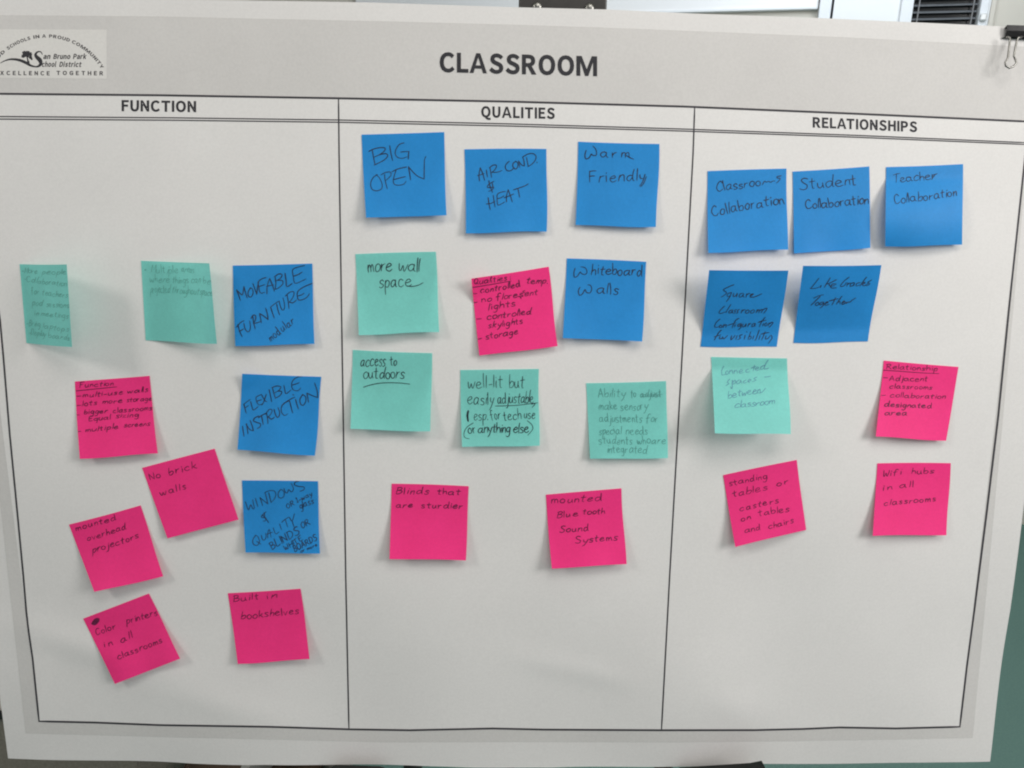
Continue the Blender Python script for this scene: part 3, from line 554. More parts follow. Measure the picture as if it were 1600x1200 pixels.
# ------------------------------------------------------------------ handwriting: single stroke letters, x-height 1, ascender 1.9
# each stroke is a list of points; a leading ~ makes it a smooth curve
HAND = {
 'a': '~.74,.80 .48,.99 .14,.78 .04,.35 .24,.02 .52,.18 .72,.62|~.74,.95 .71,.45 .76,.08 .92,.06', 'b': '.12,1.9 .09,.9 .08,.04|~.09,.55 .36,.92 .66,.84 .70,.40 .44,.02 .10,.10',
 'c': '~.72,.82 .50,1 .20,.84 .05,.45 .20,.08 .48,.0 .80,.20', 'd': '~.68,.82 .42,.98 .12,.72 .08,.25 .32,.0 .60,.28 .70,.75|~.78,1.9 .73,1 .74,.12 .88,.02',
 'e': '~.08,.48 .42,.55 .70,.72 .58,.97 .32,.95 .09,.62 .10,.24 .34,.0 .60,.05 .84,.24', 'f': '~.76,1.72 .56,1.9 .35,1.6 .30,.8 .27,-.15|.04,1.0 .64,1.06',
 'g': '~.70,.82 .42,1 .12,.72 .14,.26 .40,.08 .64,.42 .72,.92|~.74,.95 .70,.15 .60,-.62 .34,-.9 .06,-.68', 'h': '.13,1.9 .10,.9 .07,0|~.09,.42 .30,.88 .55,.92 .64,.6 .66,0',
 'i': '.16,.98 .13,0|.17,1.38 .20,1.46', 'j': '~.34,1 .33,0 .24,-.68 -.02,-.82|.36,1.38 .38,1.46', 'k': '.13,1.9 .08,0|.62,.95 .12,.42|~.26,.52 .48,.22 .74,.0',
 'l': '.15,1.9 .10,0', 'm': '.10,.96 .06,0|~.08,.5 .26,.92 .42,.9 .46,.5 .44,0|~.45,.5 .64,.92 .84,.9 .88,.5 .90,0', 'n': '.10,.95 .06,0|~.08,.48 .30,.92 .54,.9 .60,.5 .62,0',
 'o': '~.42,1 .14,.82 .05,.4 .24,.02 .56,.08 .72,.5 .62,.88 .38,1', 'p': '.12,.98 .06,-.92|~.10,.6 .36,.97 .66,.84 .66,.4 .38,.02 .10,.18',
 'q': '~.70,.82 .42,1 .12,.70 .12,.26 .36,.06 .62,.40 .72,.9|~.74,.95 .70,.0 .66,-.85', 'r': '.12,.96 .08,0|~.10,.46 .30,.86 .62,.94', 's': '~.64,.86 .42,1 .16,.84 .26,.56 .54,.42 .58,.14 .32,-.02 .04,.08',
 't': '~.32,1.6 .28,.7 .30,.06 .50,.02|.02,1.04 .62,1.1', 'u': '~.10,.95 .07,.36 .24,.02 .50,.16 .62,.6|~.66,.95 .64,.42 .74,0', 'v': '.05,.95 .34,.02 .70,1', 'w': '~.05,.95 .15,.14 .30,.06 .50,.72 .60,.1 .76,.06 .98,.95',
 'x': '.06,.95 .68,0|.66,.95 .04,0', 'y': '~.08,.95 .16,.42 .42,.28|~.74,.98 .50,.1 .28,-.5 .02,-.85', 'z': '.08,.92 .64,.92 .08,.04 .70,.04',
 'A': '.0,0 .46,1.9|.46,1.9 .86,0|.14,.66 .76,.72', 'B': '.12,1.85 .08,0|~.0,1.75 .46,1.9 .72,1.55 .50,1.15 .14,1.0|~.20,1.02 .74,.86 .74,.34 .42,.02 .04,.0', 'C': '~.90,1.55 .62,1.88 .22,1.45 .08,.7 .30,.08 .66,.04 .98,.38',
 'D': '.14,1.85 .10,0|~.0,1.8 .56,1.8 .92,1.2 .70,.36 .08,.0', 'E': '~.80,1.82 .38,1.72 .12,1.5 .10,.7 .16,.1 .44,.0 .84,.14|.10,.95 .66,1.0', 'F': '.14,1.8 .10,-.1|~.08,1.72 .42,1.84 .86,1.8|.10,.92 .64,.98',
 'G': '~.88,1.6 .58,1.88 .20,1.4 .08,.6 .36,.04 .72,.2 .80,.72|.50,.80 .90,.78 .88,-.05', 'H': '.12,1.85 .08,0|.80,1.85 .76,0|.08,.9 .80,.98', 'I': '.14,1.85 .12,0', 'K': '.14,1.85 .10,0|.86,1.8 .16,.8|.30,.95 .86,0',
 'L': '~.18,1.88 .12,.9 .10,.08 .40,.0 .82,.10', 'M': '.10,1.7 .04,0|.10,1.7 .48,.5 .88,1.8|.88,1.8 .94,0', 'N': '.12,1.7 .06,0|.12,1.7 .74,.05|.74,.05 .86,1.9', 'O': '~.50,1.85 .14,1.4 .08,.6 .34,.02 .72,.3 .86,1.1 .66,1.75 .44,1.85',
 'P': '.14,1.85 .10,0|~.04,1.7 .50,1.88 .82,1.5 .56,1.0 .14,.92', 'Q': '~.50,1.75 .14,1.35 .10,.6 .40,.1 .80,.5 .86,1.2 .62,1.72 .42,1.72|.50,.5 .96,-.05', 'R': '.14,1.8 .08,0|~.02,1.65 .50,1.88 .80,1.52 .52,1.05 .14,.9|.34,.95 .90,.02',
 'S': '~.84,1.7 .52,1.9 .16,1.55 .40,1.1 .76,.72 .70,.2 .36,-.02 .0,.18', 'T': '.44,1.8 .40,0|.0,1.62 .50,1.82 .92,1.86', 'U': '~.10,1.8 .10,.6 .34,.04 .66,.2 .80,1.0 .84,1.85', 'W': '~.04,1.8 .14,.3 .26,.04 .46,1.0|~.46,1.0 .58,.1 .76,.1 .98,1.3 .90,1.85',
 'Y': '.04,1.8 .42,.95|.86,1.9 .44,.9 .34,0', '-': '.06,.52 .58,.56', '.': '.10,.02 .16,.10', ':': '.14,.1 .16,.16|.20,.8 .22,.86', '1': '.28,1.7 .24,.0|.08,1.4 .28,1.7|.05,.02 .48,.0', '&': '~.85,1.4 .3,1.2 .5,.8 .1,.5 .4,.1 .8,.4|.6,1.8 .5,-.2',
}
def strokes(ch):
    out = []
    for s in HAND[ch].split('|'):
        sm = s.startswith('~'); pts = [tuple(float(c) for c in p.split(',')) for p in s.lstrip('~').split()]
        out.append((sm, pts))
    return out
def write(text, x0, y0, x1, y1, xh, slant=0.10, gap=0.20, rnd=None, loose=1.0, curl=0.0):
    """strokes (smooth, points) in zoom coordinates for a word whose base line runs from (x0,y0) to (x1,y1)"""
    x = 0; lay = []; loose *= 1.45
    for ch in text:
        if ch == ' ': x += .55; continue
        S = strokes(ch); mx = max(p[0] for s in S for p in s[1]); mn = min(0, min(p[0] for s in S for p in s[1]))
        sc = rnd.uniform(.90, 1.10) if loose else 1
        lay.append((S, x, sc, rnd.uniform(-.07, .07) * loose, rnd.uniform(-.10, .10) * loose, rnd.uniform(.92, 1.08))); x += mx * sc + gap * rnd.uniform(.75, 1.25)
    W = max(x - gap, .2); ux, uy = (x1 - x0) / W, (y1 - y0) / W
    L = math.hypot(x1 - x0, y1 - y0) or 1; nx, ny = (y1 - y0) / L, -(x1 - x0) / L     # up the page
    out = []
    for S, xo, sc, dy, dsl, sv_ in lay:
        for sm, pts in S:
            q = []
            for a, b in pts:
                a2 = a + rnd.uniform(-.03, .03) * loose; b2 = (b + rnd.uniform(-.035, .035) * loose) * sv_ + dy
                X = xo + a2 * sc; sl = (slant + dsl) * b2 * xh
                q.append((x0 + ux * X + nx * b2 * xh + sl * (x1 - x0) / L, y0 + uy * X + ny * b2 * xh + sl * (y1 - y0) / L))
            out.append((sm, q))
    return out

def paper(name, c, trans=0.16, spec=0.24):
    return mat(name, c, 0.52, 0.045, 30, trans=trans, bump=0.07, spec=spec, grain=.06)
PAPER = {'blue': paper('blue_note_paper', (0.026, 0.305, 0.755)), 'pink': paper('pink_note_paper', (1.0, 0.045, 0.25), 0.05, 0.14), 'mint': paper('mint_note_paper', (0.27, 0.775, 0.71), 0.28, 0.2),
         }
def ink(name, c, m=2.6): return mat(name, c, 0.55, 0.12, 260, spec=0.25, colour2=tuple(k * m + (.008 if m > 2 else 0) for k in c))
INK = {'marker': ink('black_marker_ink', (0.012, 0.018, 0.035)), 'pen': ink('black_pen_ink', (0.010, 0.016, 0.022)), 'pinkpen': ink('dark_ink_on_pink', (0.08, 0.006, 0.034), 2.1),
       'faint': ink('faint_pencil_on_mint', (0.13, 0.41, 0.36), 1.22), 'pencil': ink('pencil_on_mint', (0.075, 0.26, 0.235), 1.25), 'bluepen': ink('blue_ballpoint_ink', (0.10, 0.26, 0.36), 1.2), 'navy': ink('dark_blue_ink', (0.010, 0.035, 0.11))}

def clampf(a, lo, hi): return max(lo, min(hi, a))
class Note:
    """A square sticky note: photo corners tl,tr,br,bl (in zoom coordinates), stuck along its upper edge (or left edge, hinge='L'),
    its free side standing off the sheet by `free` = (left/upper, right/lower) metres."""
    def __init__(s, org, scale, corners, free, hinge='T', power=1.7, ripple=(0, 0), fold=None):
        s.w = (0, 0, 0, 0); s.o, s.k = Vector(org), scale; s.c = [s.px(p) for p in corners]; s.free, s.hinge, s.power, s.rip, s.fold = free, hinge, power, ripple, fold
    def px(s, p): return Vector((s.o.x + p[0] / s.k, s.o.y + p[1] / s.k))
    def lift(s, a, b):
        g, q = {'T': (b, a), 'B': (1 - b, a), 'L': (a, b)}[s.hinge]
        f = s.free[0] * (1 - q) + s.free[1] * q
        e = clampf((g - .16) / .84, 0, 1)
        if s.hinge == 'L': e = clampf((g - .04) / .96, 0, 1)
        h = .0009 + f * (e ** s.power if s.power > 0 else math.sin(math.pi * -s.power * e))
        h += s.rip[0] * math.sin(math.pi * a) * e + s.rip[1] * e * e * math.sin(2.3 * math.pi * a + 1)
        if s.fold:                                   # a corner bent up (ca, cb, reach, height)
            d = abs(a - s.fold[0]) + abs(b - s.fold[1]); h += s.fold[3] * max(0, 1 - d / s.fold[2]) ** 1.15
        return max(h, .0009)
    def at(s, a, b, off=0.0):
        p = s.c[0].lerp(s.c[1], a).lerp(s.c[3].lerp(s.c[2], a), b)
        p.x += s.w[0] * math.sin(math.pi * b) + s.w[1] * math.sin(2 * math.pi * b) * a; p.y += s.w[2] * math.sin(math.pi * a) + s.w[3] * math.sin(2 * math.pi * a) * b
        return on_sheet(p.x, p.y, s.lift(a, b) + off)
    def inv(s, z):
        P = s.px(z); a = b = .5
        for _ in range(6):
            p = s.c[0].lerp(s.c[1], a).lerp(s.c[3].lerp(s.c[2], a), b)
            da = (s.c[1] - s.c[0]).lerp(s.c[2] - s.c[3], b); db = (s.c[3] - s.c[0]).lerp(s.c[2] - s.c[1], a)
            det = da.x * db.y - da.y * db.x; e = P - p
            a += (e.x * db.y - e.y * db.x) / det; b += (da.x * e.y - da.y * e.x) / det
        return a, b

def sticky(colour, label, org, scale, corners, free, words, extra=(), pen='marker', width=10, slant=0.08, hinge='T', power=1.7, ripple=(0, 0), fold=None, seed=1, gap=0.20, loose=1.0, xk=.84):
    nt = Note(org, scale, corners, free, hinge, power, ripple, fold); rnd = random.Random(seed)
    free = (free[0] * .72, free[1] * .72) if hinge == 'T' else free; nt.free = free
    nt.w = (rnd.uniform(-.8, .8), rnd.uniform(-.7, .7), rnd.uniform(-.8, .8), rnd.uniform(-.7, .7))
    if ripple == (0, 0): nt.rip = (rnd.uniform(-.0015, .0015), rnd.uniform(-.0015, .0015))
    if pen == 'pinkpen': words = [(q[0], q[1], q[2], q[3], q[4], q[5] * xk) + tuple(q[6:]) for q in words]; width = width * .98
    N = 28
    ctr = nt.at(.5, .08)
    MM = M @ Matrix.Translation(ctr)
    vs = [nt.at(i / N, j / N) - ctr for j in range(N + 1) for i in range(N + 1)]
    fs = [(j * (N + 1) + i, j * (N + 1) + i + 1, (j + 1) * (N + 1) + i + 1, (j + 1) * (N + 1) + i) for j in range(N) for i in range(N)]
    ob = mesh('sticky_note', vs, fs, PAPER[colour], matrix=MM, smooth=True)
    tag(ob, label, 'sticky note', 'sticky notes on the poster')
    S = []
    for wd in words:
        t, x0, y0, x1, y1, xh = wd[:6]; kw = wd[6] if len(wd) > 6 else {}
        for sm, pts in write(t, x0, y0, x1, y1, xh, kw.get('slant', slant), kw.get('gap', gap), rnd, kw.get('loose', loose)): S.append((sm, pts, kw.get('w', width)))
    for e in extra:                                  # traced strokes: 'x,y x,y ...', optional width
        w_ = width
        if isinstance(e, tuple): e, w_ = e
        pts = [tuple(float(c) for c in p.split(',')) for p in e.split()]
        S.append((True, pts, w_))
    V, Fc = [], []
    for n, (sm, pts, wd) in enumerate(S):
        sp = spline(pts, 14) if sm and len(pts) > 2 else (spline(pts, 30) if sm else list(pts))
        if len(sp) == 2:                             # straight strokes get a slight sag
            (ax, ay), (bx, by) = sp; k = rnd.uniform(-.04, .04); sp = spline([(ax, ay), ((ax + bx) / 2 - (by - ay) * k, (ay + by) / 2 + (bx - ax) * k), (bx, by)], 20)
        w0 = wd * .93 * rnd.uniform(.82, 1.12); m_ = len(sp)
        ws = [w0 * (1.0 - .28 * (i / max(1, m_ - 1)) ** 2 + rnd.uniform(-.05, .05)) for i in range(m_)]
        i0 = len(V); off = .00022 + (n % 40) * 4e-6
        for l, r in ribbon(sp, ws):
            for q in (l, r):
                a, b = nt.inv(q); V.append(nt.at(clampf(a, .004, .996), clampf(b, .004, .996), off) - ctr)
        for i in range(m_ - 1): Fc.append((i0 + 2 * i, i0 + 2 * i + 1, i0 + 2 * i + 3, i0 + 2 * i + 2))
    h = mesh('handwriting', V, Fc, INK[pen], ob)
    return ob

# ------------------------------------------------------------------ the thirty notes
# first column
sticky('mint', 'mint green note curling out sideways, leftmost of all, covered in faint pencil lines', (20, 390), 7.06, [(75, 160), (595, 163), (655, 1075), (150, 1030)], (.036, .040),
       [('-More', 95, 255, 270, 262, 34), ('people', 320, 262, 585, 275, 32), ('-Collaboration', 115, 345, 595, 405, 34), ('for', 205, 490, 280, 495, 40), ('teachers', 320, 500, 600, 525, 34), ('pod', 215, 610, 325, 618, 40), ('sessions', 365, 622, 620, 640, 34),
        ('in', 230, 725, 280, 728, 34), ('meetings', 310, 728, 615, 755, 34), ('-Bring', 150, 835, 300, 850, 36), ('laptops', 330, 855, 610, 905, 32), ('-Display', 175, 935, 360, 955, 36), ('boards', 390, 960, 625, 1000, 32)],
       pen='faint', width=7, hinge='L', power=1.05, seed=11, loose=1.5)
sticky('mint', 'mint green note with one faint bulleted pencil paragraph, left of the MOVEABLE note', (205, 390), 7.5, [(115, 130), (915, 160), (1005, 1105), (170, 1062)], (.017, .021),
       [('Multiple', 230, 272, 545, 275, 50), ('areas', 585, 255, 735, 275, 46), ('where', 215, 378, 450, 385, 48), ('things', 480, 392, 670, 390, 46), ('can', 700, 380, 805, 390, 48), ('be', 840, 400, 920, 412, 48),
        ('projected', 225, 510, 450, 500, 50), ('throughout', 475, 500, 785, 530, 46), ('space', 800, 520, 940, 545, 46)], [('160,238 170,232 160,244 172,240', 18)], pen='faint', width=7, hinge='L', power=1.3, seed=12, loose=1.4)
sticky('blue', 'blue note reading MOVEABLE FURNITURE in rising capitals with small modular below', (350, 400), 7.5, [(103, 112), (1035, 88), (1060, 1030), (132, 1055)], (.010, .008),
       [('modular', 545, 1000, 835, 785, 52, {'w': 10, 'gap': .3})],
       ['150,395 175,460 195,520', '160,405 205,450 222,442 235,355', '235,355 255,430 275,490', '315,368 288,410 285,455 305,480 330,465 345,420 330,378 305,370', '340,320 368,395 385,445', '385,445 395,360 410,290',
        '495,250 450,262 402,300 408,350 418,410 440,434 480,420', '412,355 480,330', '505,440 508,350 535,260', '535,260 570,340 592,410', '500,352 585,335', '600,250 608,320 600,388', '592,242 640,208 680,215 665,255 605,292', '630,284 685,285 690,325 640,372 598,388',
        '715,200 728,285 735,355 770,342 800,320', '945,110 860,130 805,160 812,240 825,305 850,318 960,268', '815,235 870,215 915,188', '165,800 185,880 215,945', '145,835 200,775 240,755', '180,880 210,865 230,850',
        '235,785 250,850 280,885 305,865 312,810 302,755', '340,700 350,770 368,850', '320,728 345,688 372,695 372,740 345,790', '350,786 400,775 442,758', '420,670 430,720 440,780', '420,670 470,700 520,742', '520,742 510,670 490,605',
        '550,600 570,660 592,725', '620,560 635,630 655,690', '545,600 600,555 650,525', '650,530 665,590 690,635 712,610 708,540 692,488', '740,450 755,530 765,618', '720,470 770,425 820,420 812,480 765,545', '770,540 810,548 852,515',
        '1040,318 940,360 870,410 860,470 880,515 940,505 985,470 1002,440', '865,470 910,455 942,435'], width=12, seed=13)
sticky('pink', 'pink note headed Function with a dashed list of multi-use walls, storage and screens', (100, 575), 7.5, [(128, 158), (1003, 92), (1100, 1000), (185, 1065)], (.013, .011),
       [('Function', 178, 228, 580, 202, 44), ('multi-use', 220, 345, 690, 302, 42), ('walls', 740, 296, 985, 275, 42), ('lots', 215, 446, 390, 428, 44), ('more', 450, 416, 680, 405, 42), ('storage', 735, 400, 1035, 378, 42), ('bigger', 235, 540, 510, 520, 42), ('classrooms', 575, 525, 1035, 492, 42),
        ('Equal', 285, 622, 550, 600, 42), ('sizing', 605, 586, 880, 572, 42), ('multiple', 255, 748, 640, 705, 42), ('screens', 705, 695, 1012, 678, 42)],
       ['142,268 380,242 620,218', '150,330 205,326', '150,441 205,437', '140,550 186,548', '155,746 205,740'], pen='pinkpen', width=9.5, slant=.22, seed=14, xk=.74)
sticky('blue', 'blue note reading FLEXIBLE INSTRUCTION in rising capitals', (355, 570), 7.5, [(175, 105), (1102, 140), (1027, 1065), (120, 995)], (.012, .010), [],
       ['190,460 205,520 218,570', '185,465 230,430 268,405', '205,505 245,475', '270,430 285,490 300,530 340,505 358,488', '400,345 350,368 332,390 345,440 370,470 408,455', '345,425 400,408', '400,350 440,420 462,430', '455,345 425,430 400,472', '490,290 505,360 518,432',
        '530,270 545,330 562,388', '522,265 580,245 628,255 610,292 550,328', '590,305 638,310 622,352 560,390', '665,240 675,290 685,335 720,315 748,290', '910,130 830,140 770,180 755,240 775,290 830,300 862,268', '760,235 810,220 848,205',
        '175,720 183,775 194,840', '222,690 230,750 240,812', '215,695 260,760 302,774', '302,774 285,710 262,650', '365,600 320,620 300,655 340,675 382,690 380,725 345,748', '395,590 405,640 416,700', '360,620 420,580 452,568', '455,560 465,620 472,690', '440,580 490,520 522,530 505,575 465,618', '475,605 510,635 548,610',
        '545,520 560,580 580,612 602,600 608,550 590,498', '720,420 660,450 630,500 635,560 670,590 702,570', '730,420 745,490 762,560', '640,470 720,410 792,375', '800,400 815,460 832,515', '770,345 779,352', '888,342 852,400 860,458 890,470 920,425 918,370 880,344', '935,330 945,390 952,440', '935,330 1000,360 1062,384', '1062,384 1055,300 1025,210'],
       width=11.5, seed=15, fold=(0, 0, .3, .006))
sticky('pink', 'tilted pink note reading No brick walls', (210, 690), 7.06, [(85, 290), (885, 78), (1150, 860), (365, 1068)], (.007, .008),
       [('No', 172, 425, 295, 398, 48), ('brick', 380, 372, 690, 296, 52, {'gap': .3}), ('walls', 285, 600, 580, 520, 48, {'gap': .3})], pen='pinkpen', width=9.5, seed=16, slant=.06)
sticky('pink', 'tilted pink note reading mounted overhead projectors, its lower left edge curling', (95, 780), 7.06, [(90, 280), (880, 68), (1130, 850), (370, 1022)], (.018, .009),
       [('mounted', 165, 348, 608, 228, 42, {'gap': .28}), ('overhead', 292, 462, 715, 322, 44), ('projectors', 348, 592, 855, 422, 46)], pen='pinkpen', width=9.5, seed=17, slant=.16)
sticky('blue', 'blue note reading WINDOWS & QUALITY BLINDS, crowded with small added words', (365, 740), 8, [(105, 85), (1055, 95), (1080, 1000), (150, 988)], (.011, .008),
       [('OR', 675, 442, 768, 392, 32), ('1-way', 795, 362, 988, 275, 34, {'loose': .8}), ('glass', 835, 440, 1005, 368, 46), ('OR', 860, 688, 962, 635, 42, {'w': 11}), ('BLINDS', 480, 955, 838, 742, 50, {'w': 11}), ('WHITE', 645, 962, 872, 828, 36), ('BOARDS', 765, 980, 1052, 828, 40, {'w': 11}), ('or more', 840, 988, 1050, 902, 22, {'w': 8})],
       ['150,350 170,410 190,455 212,400 222,392 243,440 262,432 240,325', '275,310 290,360 306,415', '330,300 350,350 366,405', '330,300 385,345 430,382', '430,382 415,310 395,240', '440,240 455,300 472,365', '390,240 450,215 510,220 530,262 510,320 470,366', '592,198 560,240 562,290 592,310 630,285 630,228 588,196',
        '630,185 645,230 670,245 690,200 705,215 728,230 750,190 720,120', '820,95 770,108 762,140 810,160 880,168 880,200 830,222', '410,480 365,520 350,548 402,560 398,598 372,592', '362,520 405,560 442,618', '385,490 395,560', '280,772 242,830 250,885 298,900 326,850 302,785 272,775', '290,850 345,888', '350,775 365,830 392,832 410,790 402,745',
        '430,812 432,740 450,700 465,765 472,802', '420,762 492,735', '500,680 518,738 538,757 572,730', '580,630 606,706', '650,570 682,672', '605,610 650,572 692,545', '700,545 735,592 765,500', '735,592 760,668'], width=10, seed=18, loose=.55)
sticky('pink', 'most tilted pink note reading Color printers in all classrooms, lowest in the first column', (120, 920), 7.06, [(70, 330), (795, 52), (1140, 770), (420, 1050)], (.008, .009),
       [('Color', 212, 512, 430, 438, 48, {'gap': .26}), ('printers', 545, 390, 885, 290, 48), ('in', 302, 652, 395, 618, 48, {'gap': .4}), ('all', 488, 598, 610, 538, 48, {'gap': .3}), ('classrooms', 452, 782, 945, 592, 46, {'gap': .26})],
       [('170,385 205,340 240,335 215,370 180,395 225,345 238,352 200,392 172,380', 26), ('185,365 225,355 205,380', 30)], pen='pinkpen', width=9.5, seed=19, slant=.12)
sticky('pink', 'pink note reading Built in bookshelves near the foot of the first column', (340, 905), 7.06, [(112, 155), (915, 105), (1015, 880), (222, 935)], (.010, .013),
       [('Built', 172, 252, 450, 212, 44, {'gap': .3}), ('in', 535, 215, 652, 203, 46, {'gap': .4}), ('bookshelves', 250, 440, 890, 378, 52)], pen='pinkpen', width=9.5, seed=20, slant=.14)
# second column
sticky('blue', 'blue note reading BIG OPEN, first in the top row of the middle column', (550, 195), 7.5, [(112, 115), (1080, 85), (1108, 1060), (165, 1088)], (.011, .009), [],
       ['240,298 255,380 274,470', '198,312 250,285 330,266 390,272 375,312 320,350 262,378', '320,350 400,336 420,366 372,416 262,472', '443,243 458,330 479,418', '612,210 560,225 522,275 508,330 530,375 590,391 648,372', '572,318 668,310', '668,310 664,345 662,402',
        '300,582 250,620 222,690 240,755 295,772 350,748 356,690 325,620 285,580', '385,580 395,660 419,750', '343,585 400,556 452,552 460,592 400,652', '642,492 540,515 470,550', '520,530 498,600 488,660 502,695 550,706 612,692 638,658', '495,640 560,622 632,605', '665,488 680,570 691,646', '665,490 760,590 850,634', '850,634 850,500 852,410 868,368'],
       width=12, seed=21)
sticky('blue', 'blue note reading AIR COND. & HEAT', (710, 220), 7.5, [(118, 100), (1078, 95), (1082, 1065), (135, 1085)], (.009, .007), [],
       ['290,472 285,400 300,318', '300,318 330,390 350,465', '265,408 300,400 347,384', '372,345 378,390 384,428', '415,320 425,380 432,434', '408,320 450,290 490,290 480,332 430,378', '440,372 500,372 557,352', '642,245 605,280 595,320 620,356 665,352 702,318', '720,244 685,275 690,320 720,336 745,300 738,258 712,244',
        '750,242 765,320', '750,240 790,290 820,300', '820,300 815,240 800,195', '845,195 855,250 866,306', '798,196 860,160 920,152 956,180 950,225 910,275 860,308', '966,252 970,260', '400,470 412,530 442,607', '458,478 400,510 380,545 420,550 457,546 430,582 393,592', '440,500 450,570',
        '390,668 400,740 416,807', '450,640 460,710 471,778', '368,740 420,735 472,708', '592,598 545,606 500,628 495,690 505,755 560,735 582,720', '498,682 540,670 577,648', '605,722 605,650 625,578', '625,578 650,650 673,724', '578,672 640,650 692,628', '740,570 750,620 759,670', '688,580 780,550 830,530 862,508'],
       width=11.5, seed=22)
sticky('blue', 'blue note reading Warm Friendly, last in the top row of the middle column', (885, 210), 7.5, [(138, 85), (1090, 112), (1048, 1085), (108, 1062)], (.006, .008),
       [('arm', 395, 258, 735, 268, 62, {'gap': .5}), ('Friendly', 262, 560, 925, 535, 72)], ['230,185 215,240 225,285 265,270 290,225 300,240 340,245 352,215 340,165 310,135', '700,240 730,262 782,285', '930,490 900,570 865,608'], width=12, seed=23, slant=.03)
sticky('mint', 'mint green note reading more wall space', (540, 385), 7.5, [(115, 90), (1057, 62), (1097, 1005), (155, 1040)], (.016, .010),
       [('more', 262, 308, 540, 285, 86, {'gap': .12}), ('wall', 610, 288, 860, 305, 84, {'gap': .08}), ('space', 388, 485, 770, 468, 84, {'gap': .16})], ['720,468 780,474 850,458 905,428'], pen='pen', width=12, seed=24, slant=.07, loose=.7)
sticky('pink', 'pink note headed Qualities with a dashed list on lights, skylights and storage', (725, 410), 7.5, [(85, 190), (993, 50), (1097, 980), (180, 1092)], (.007, .006),
       [('Qualities', 118, 262, 500, 205, 46), (':', 520, 205, 550, 195, 40), ('controlled', 190, 362, 660, 278, 48), ('temp.', 725, 245, 975, 243, 48), ('no', 205, 472, 320, 448, 48), ('floresent', 375, 442, 860, 372, 48), ('lights', 285, 558, 600, 502, 48), ('controlled', 270, 672, 788, 598, 48), ('skylights', 285, 772, 690, 712, 46), ('storage', 255, 902, 635, 838, 48)],
       ['90,296 320,255 552,212', '110,366 156,364', '110,471 158,465', '148,663 208,660', '165,898 212,886', '712,325 692,333 694,350 714,346', ('640,392 660,400 668,420', 15)], pen='pinkpen', width=11.5, slant=.22, seed=25, fold=(0, 0, .32, .012))
sticky('blue', 'blue note reading Whiteboard Walls', (870, 395), 7.5, [(118, 65), (1048, 105), (1000, 1040), (70, 1000)], (.010, .011),
       [('hiteboard', 400, 255, 1000, 270, 66, {'gap': .14}), ('alls', 465, 480, 720, 492, 66, {'gap': .22})], ['215,180 200,230 205,285 240,275 275,225 290,245 335,255 355,220 330,175 280,165', '270,405 250,450 265,500 300,480 330,430 345,465 390,470 408,420 390,380 360,378'], width=12.5, seed=26, slant=.02)
sticky('mint', 'mint green note reading access to outdoors with a curved underline', (535, 540), 7.5, [(122, 50), (1052, 88), (1030, 1005), (95, 975)], (.015, .013),
       [('access', 208, 240, 500, 236, 80, {'gap': .12}), ('to', 558, 232, 635, 222, 62, {'gap': .1}), ('outdoors', 238, 388, 720, 378, 74, {'gap': .12})], ['245,486 330,458 440,436 560,429 680,433 790,446'], pen='pen', width=10.5, seed=27, slant=.07, loose=.7)
sticky('mint', 'mint green note reading well-lit but easily adjustable, with adjustable underlined', (700, 565), 7.5, [(145, 98), (1065, 85), (1075, 985), (165, 1000)], (.012, .009),
       [('well-lit', 235, 312, 650, 302, 80, {'gap': .16}), ('but', 722, 305, 900, 298, 80, {'gap': .1}), ('easily', 230, 498, 540, 500, 82), ('adjustable', 585, 488, 1012, 480, 72, {'gap': .12}), ('esp.', 305, 692, 470, 685, 68), ('for', 510, 692, 620, 672, 66), ('tech', 660, 688, 860, 668, 66), ('use', 892, 665, 1022, 662, 60),
        ('or', 240, 842, 330, 832, 62, {'w': 12}), ('anything', 352, 838, 728, 822, 62, {'gap': .08, 'w': 12}), ('else', 762, 832, 945, 825, 66, {'gap': .1, 'w': 12})],
       ['560,520 800,510 1060,482', '985,498 1028,492 990,538', ('242,580 232,630 240,700', 24), '300,720 225,770 190,840 200,890 250,905', '930,690 980,735 992,790 935,860'], pen='pen', width=9, seed=28, slant=.03, loose=.8)
sticky('mint', 'mint green note in pencil on sensory adjustments for special needs, one word struck out', (900, 580), 7.5, [(120, 140), (1055, 115), (1078, 1018), (165, 1025)], (.006, .005),
       [('Ability', 260, 302, 580, 295, 52), ('to', 642, 305, 705, 300, 50), ('adjust', 755, 302, 1000, 300, 50), ('make', 268, 446, 485, 442, 54), ('sensory', 522, 458, 838, 446, 54), ('adjustments', 275, 592, 768, 592, 54), ('for', 815, 600, 960, 590, 54), ('special', 268, 742, 530, 726, 54), ('needs', 582, 735, 838, 738, 54), ('students', 265, 852, 655, 850, 52), ('who', 715, 846, 870, 846, 52), ('are', 882, 846, 1045, 858, 50), ('integrated', 365, 952, 832, 955, 54)],
       ['762,270 880,276 1012,268', '770,290 880,294 992,285'], pen='pencil', width=7, seed=29, slant=.02, loose=1.2, ripple=(.004, .002))
sticky('pink', 'pink note reading Blinds that are sturdier', (590, 740), 7.5, [(165, 118), (1068, 148), (1035, 1018), (140, 1003)], (.016, .013),
       [('Blinds', 212, 240, 595, 245, 48, {'gap': .26}), ('that', 698, 245, 968, 252, 46, {'gap': .2}), ('are', 215, 402, 410, 402, 46, {'gap': .32}), ('sturdier', 508, 410, 988, 412, 48, {'gap': .28})], pen='pinkpen', width=11.5, seed=30, slant=.16)
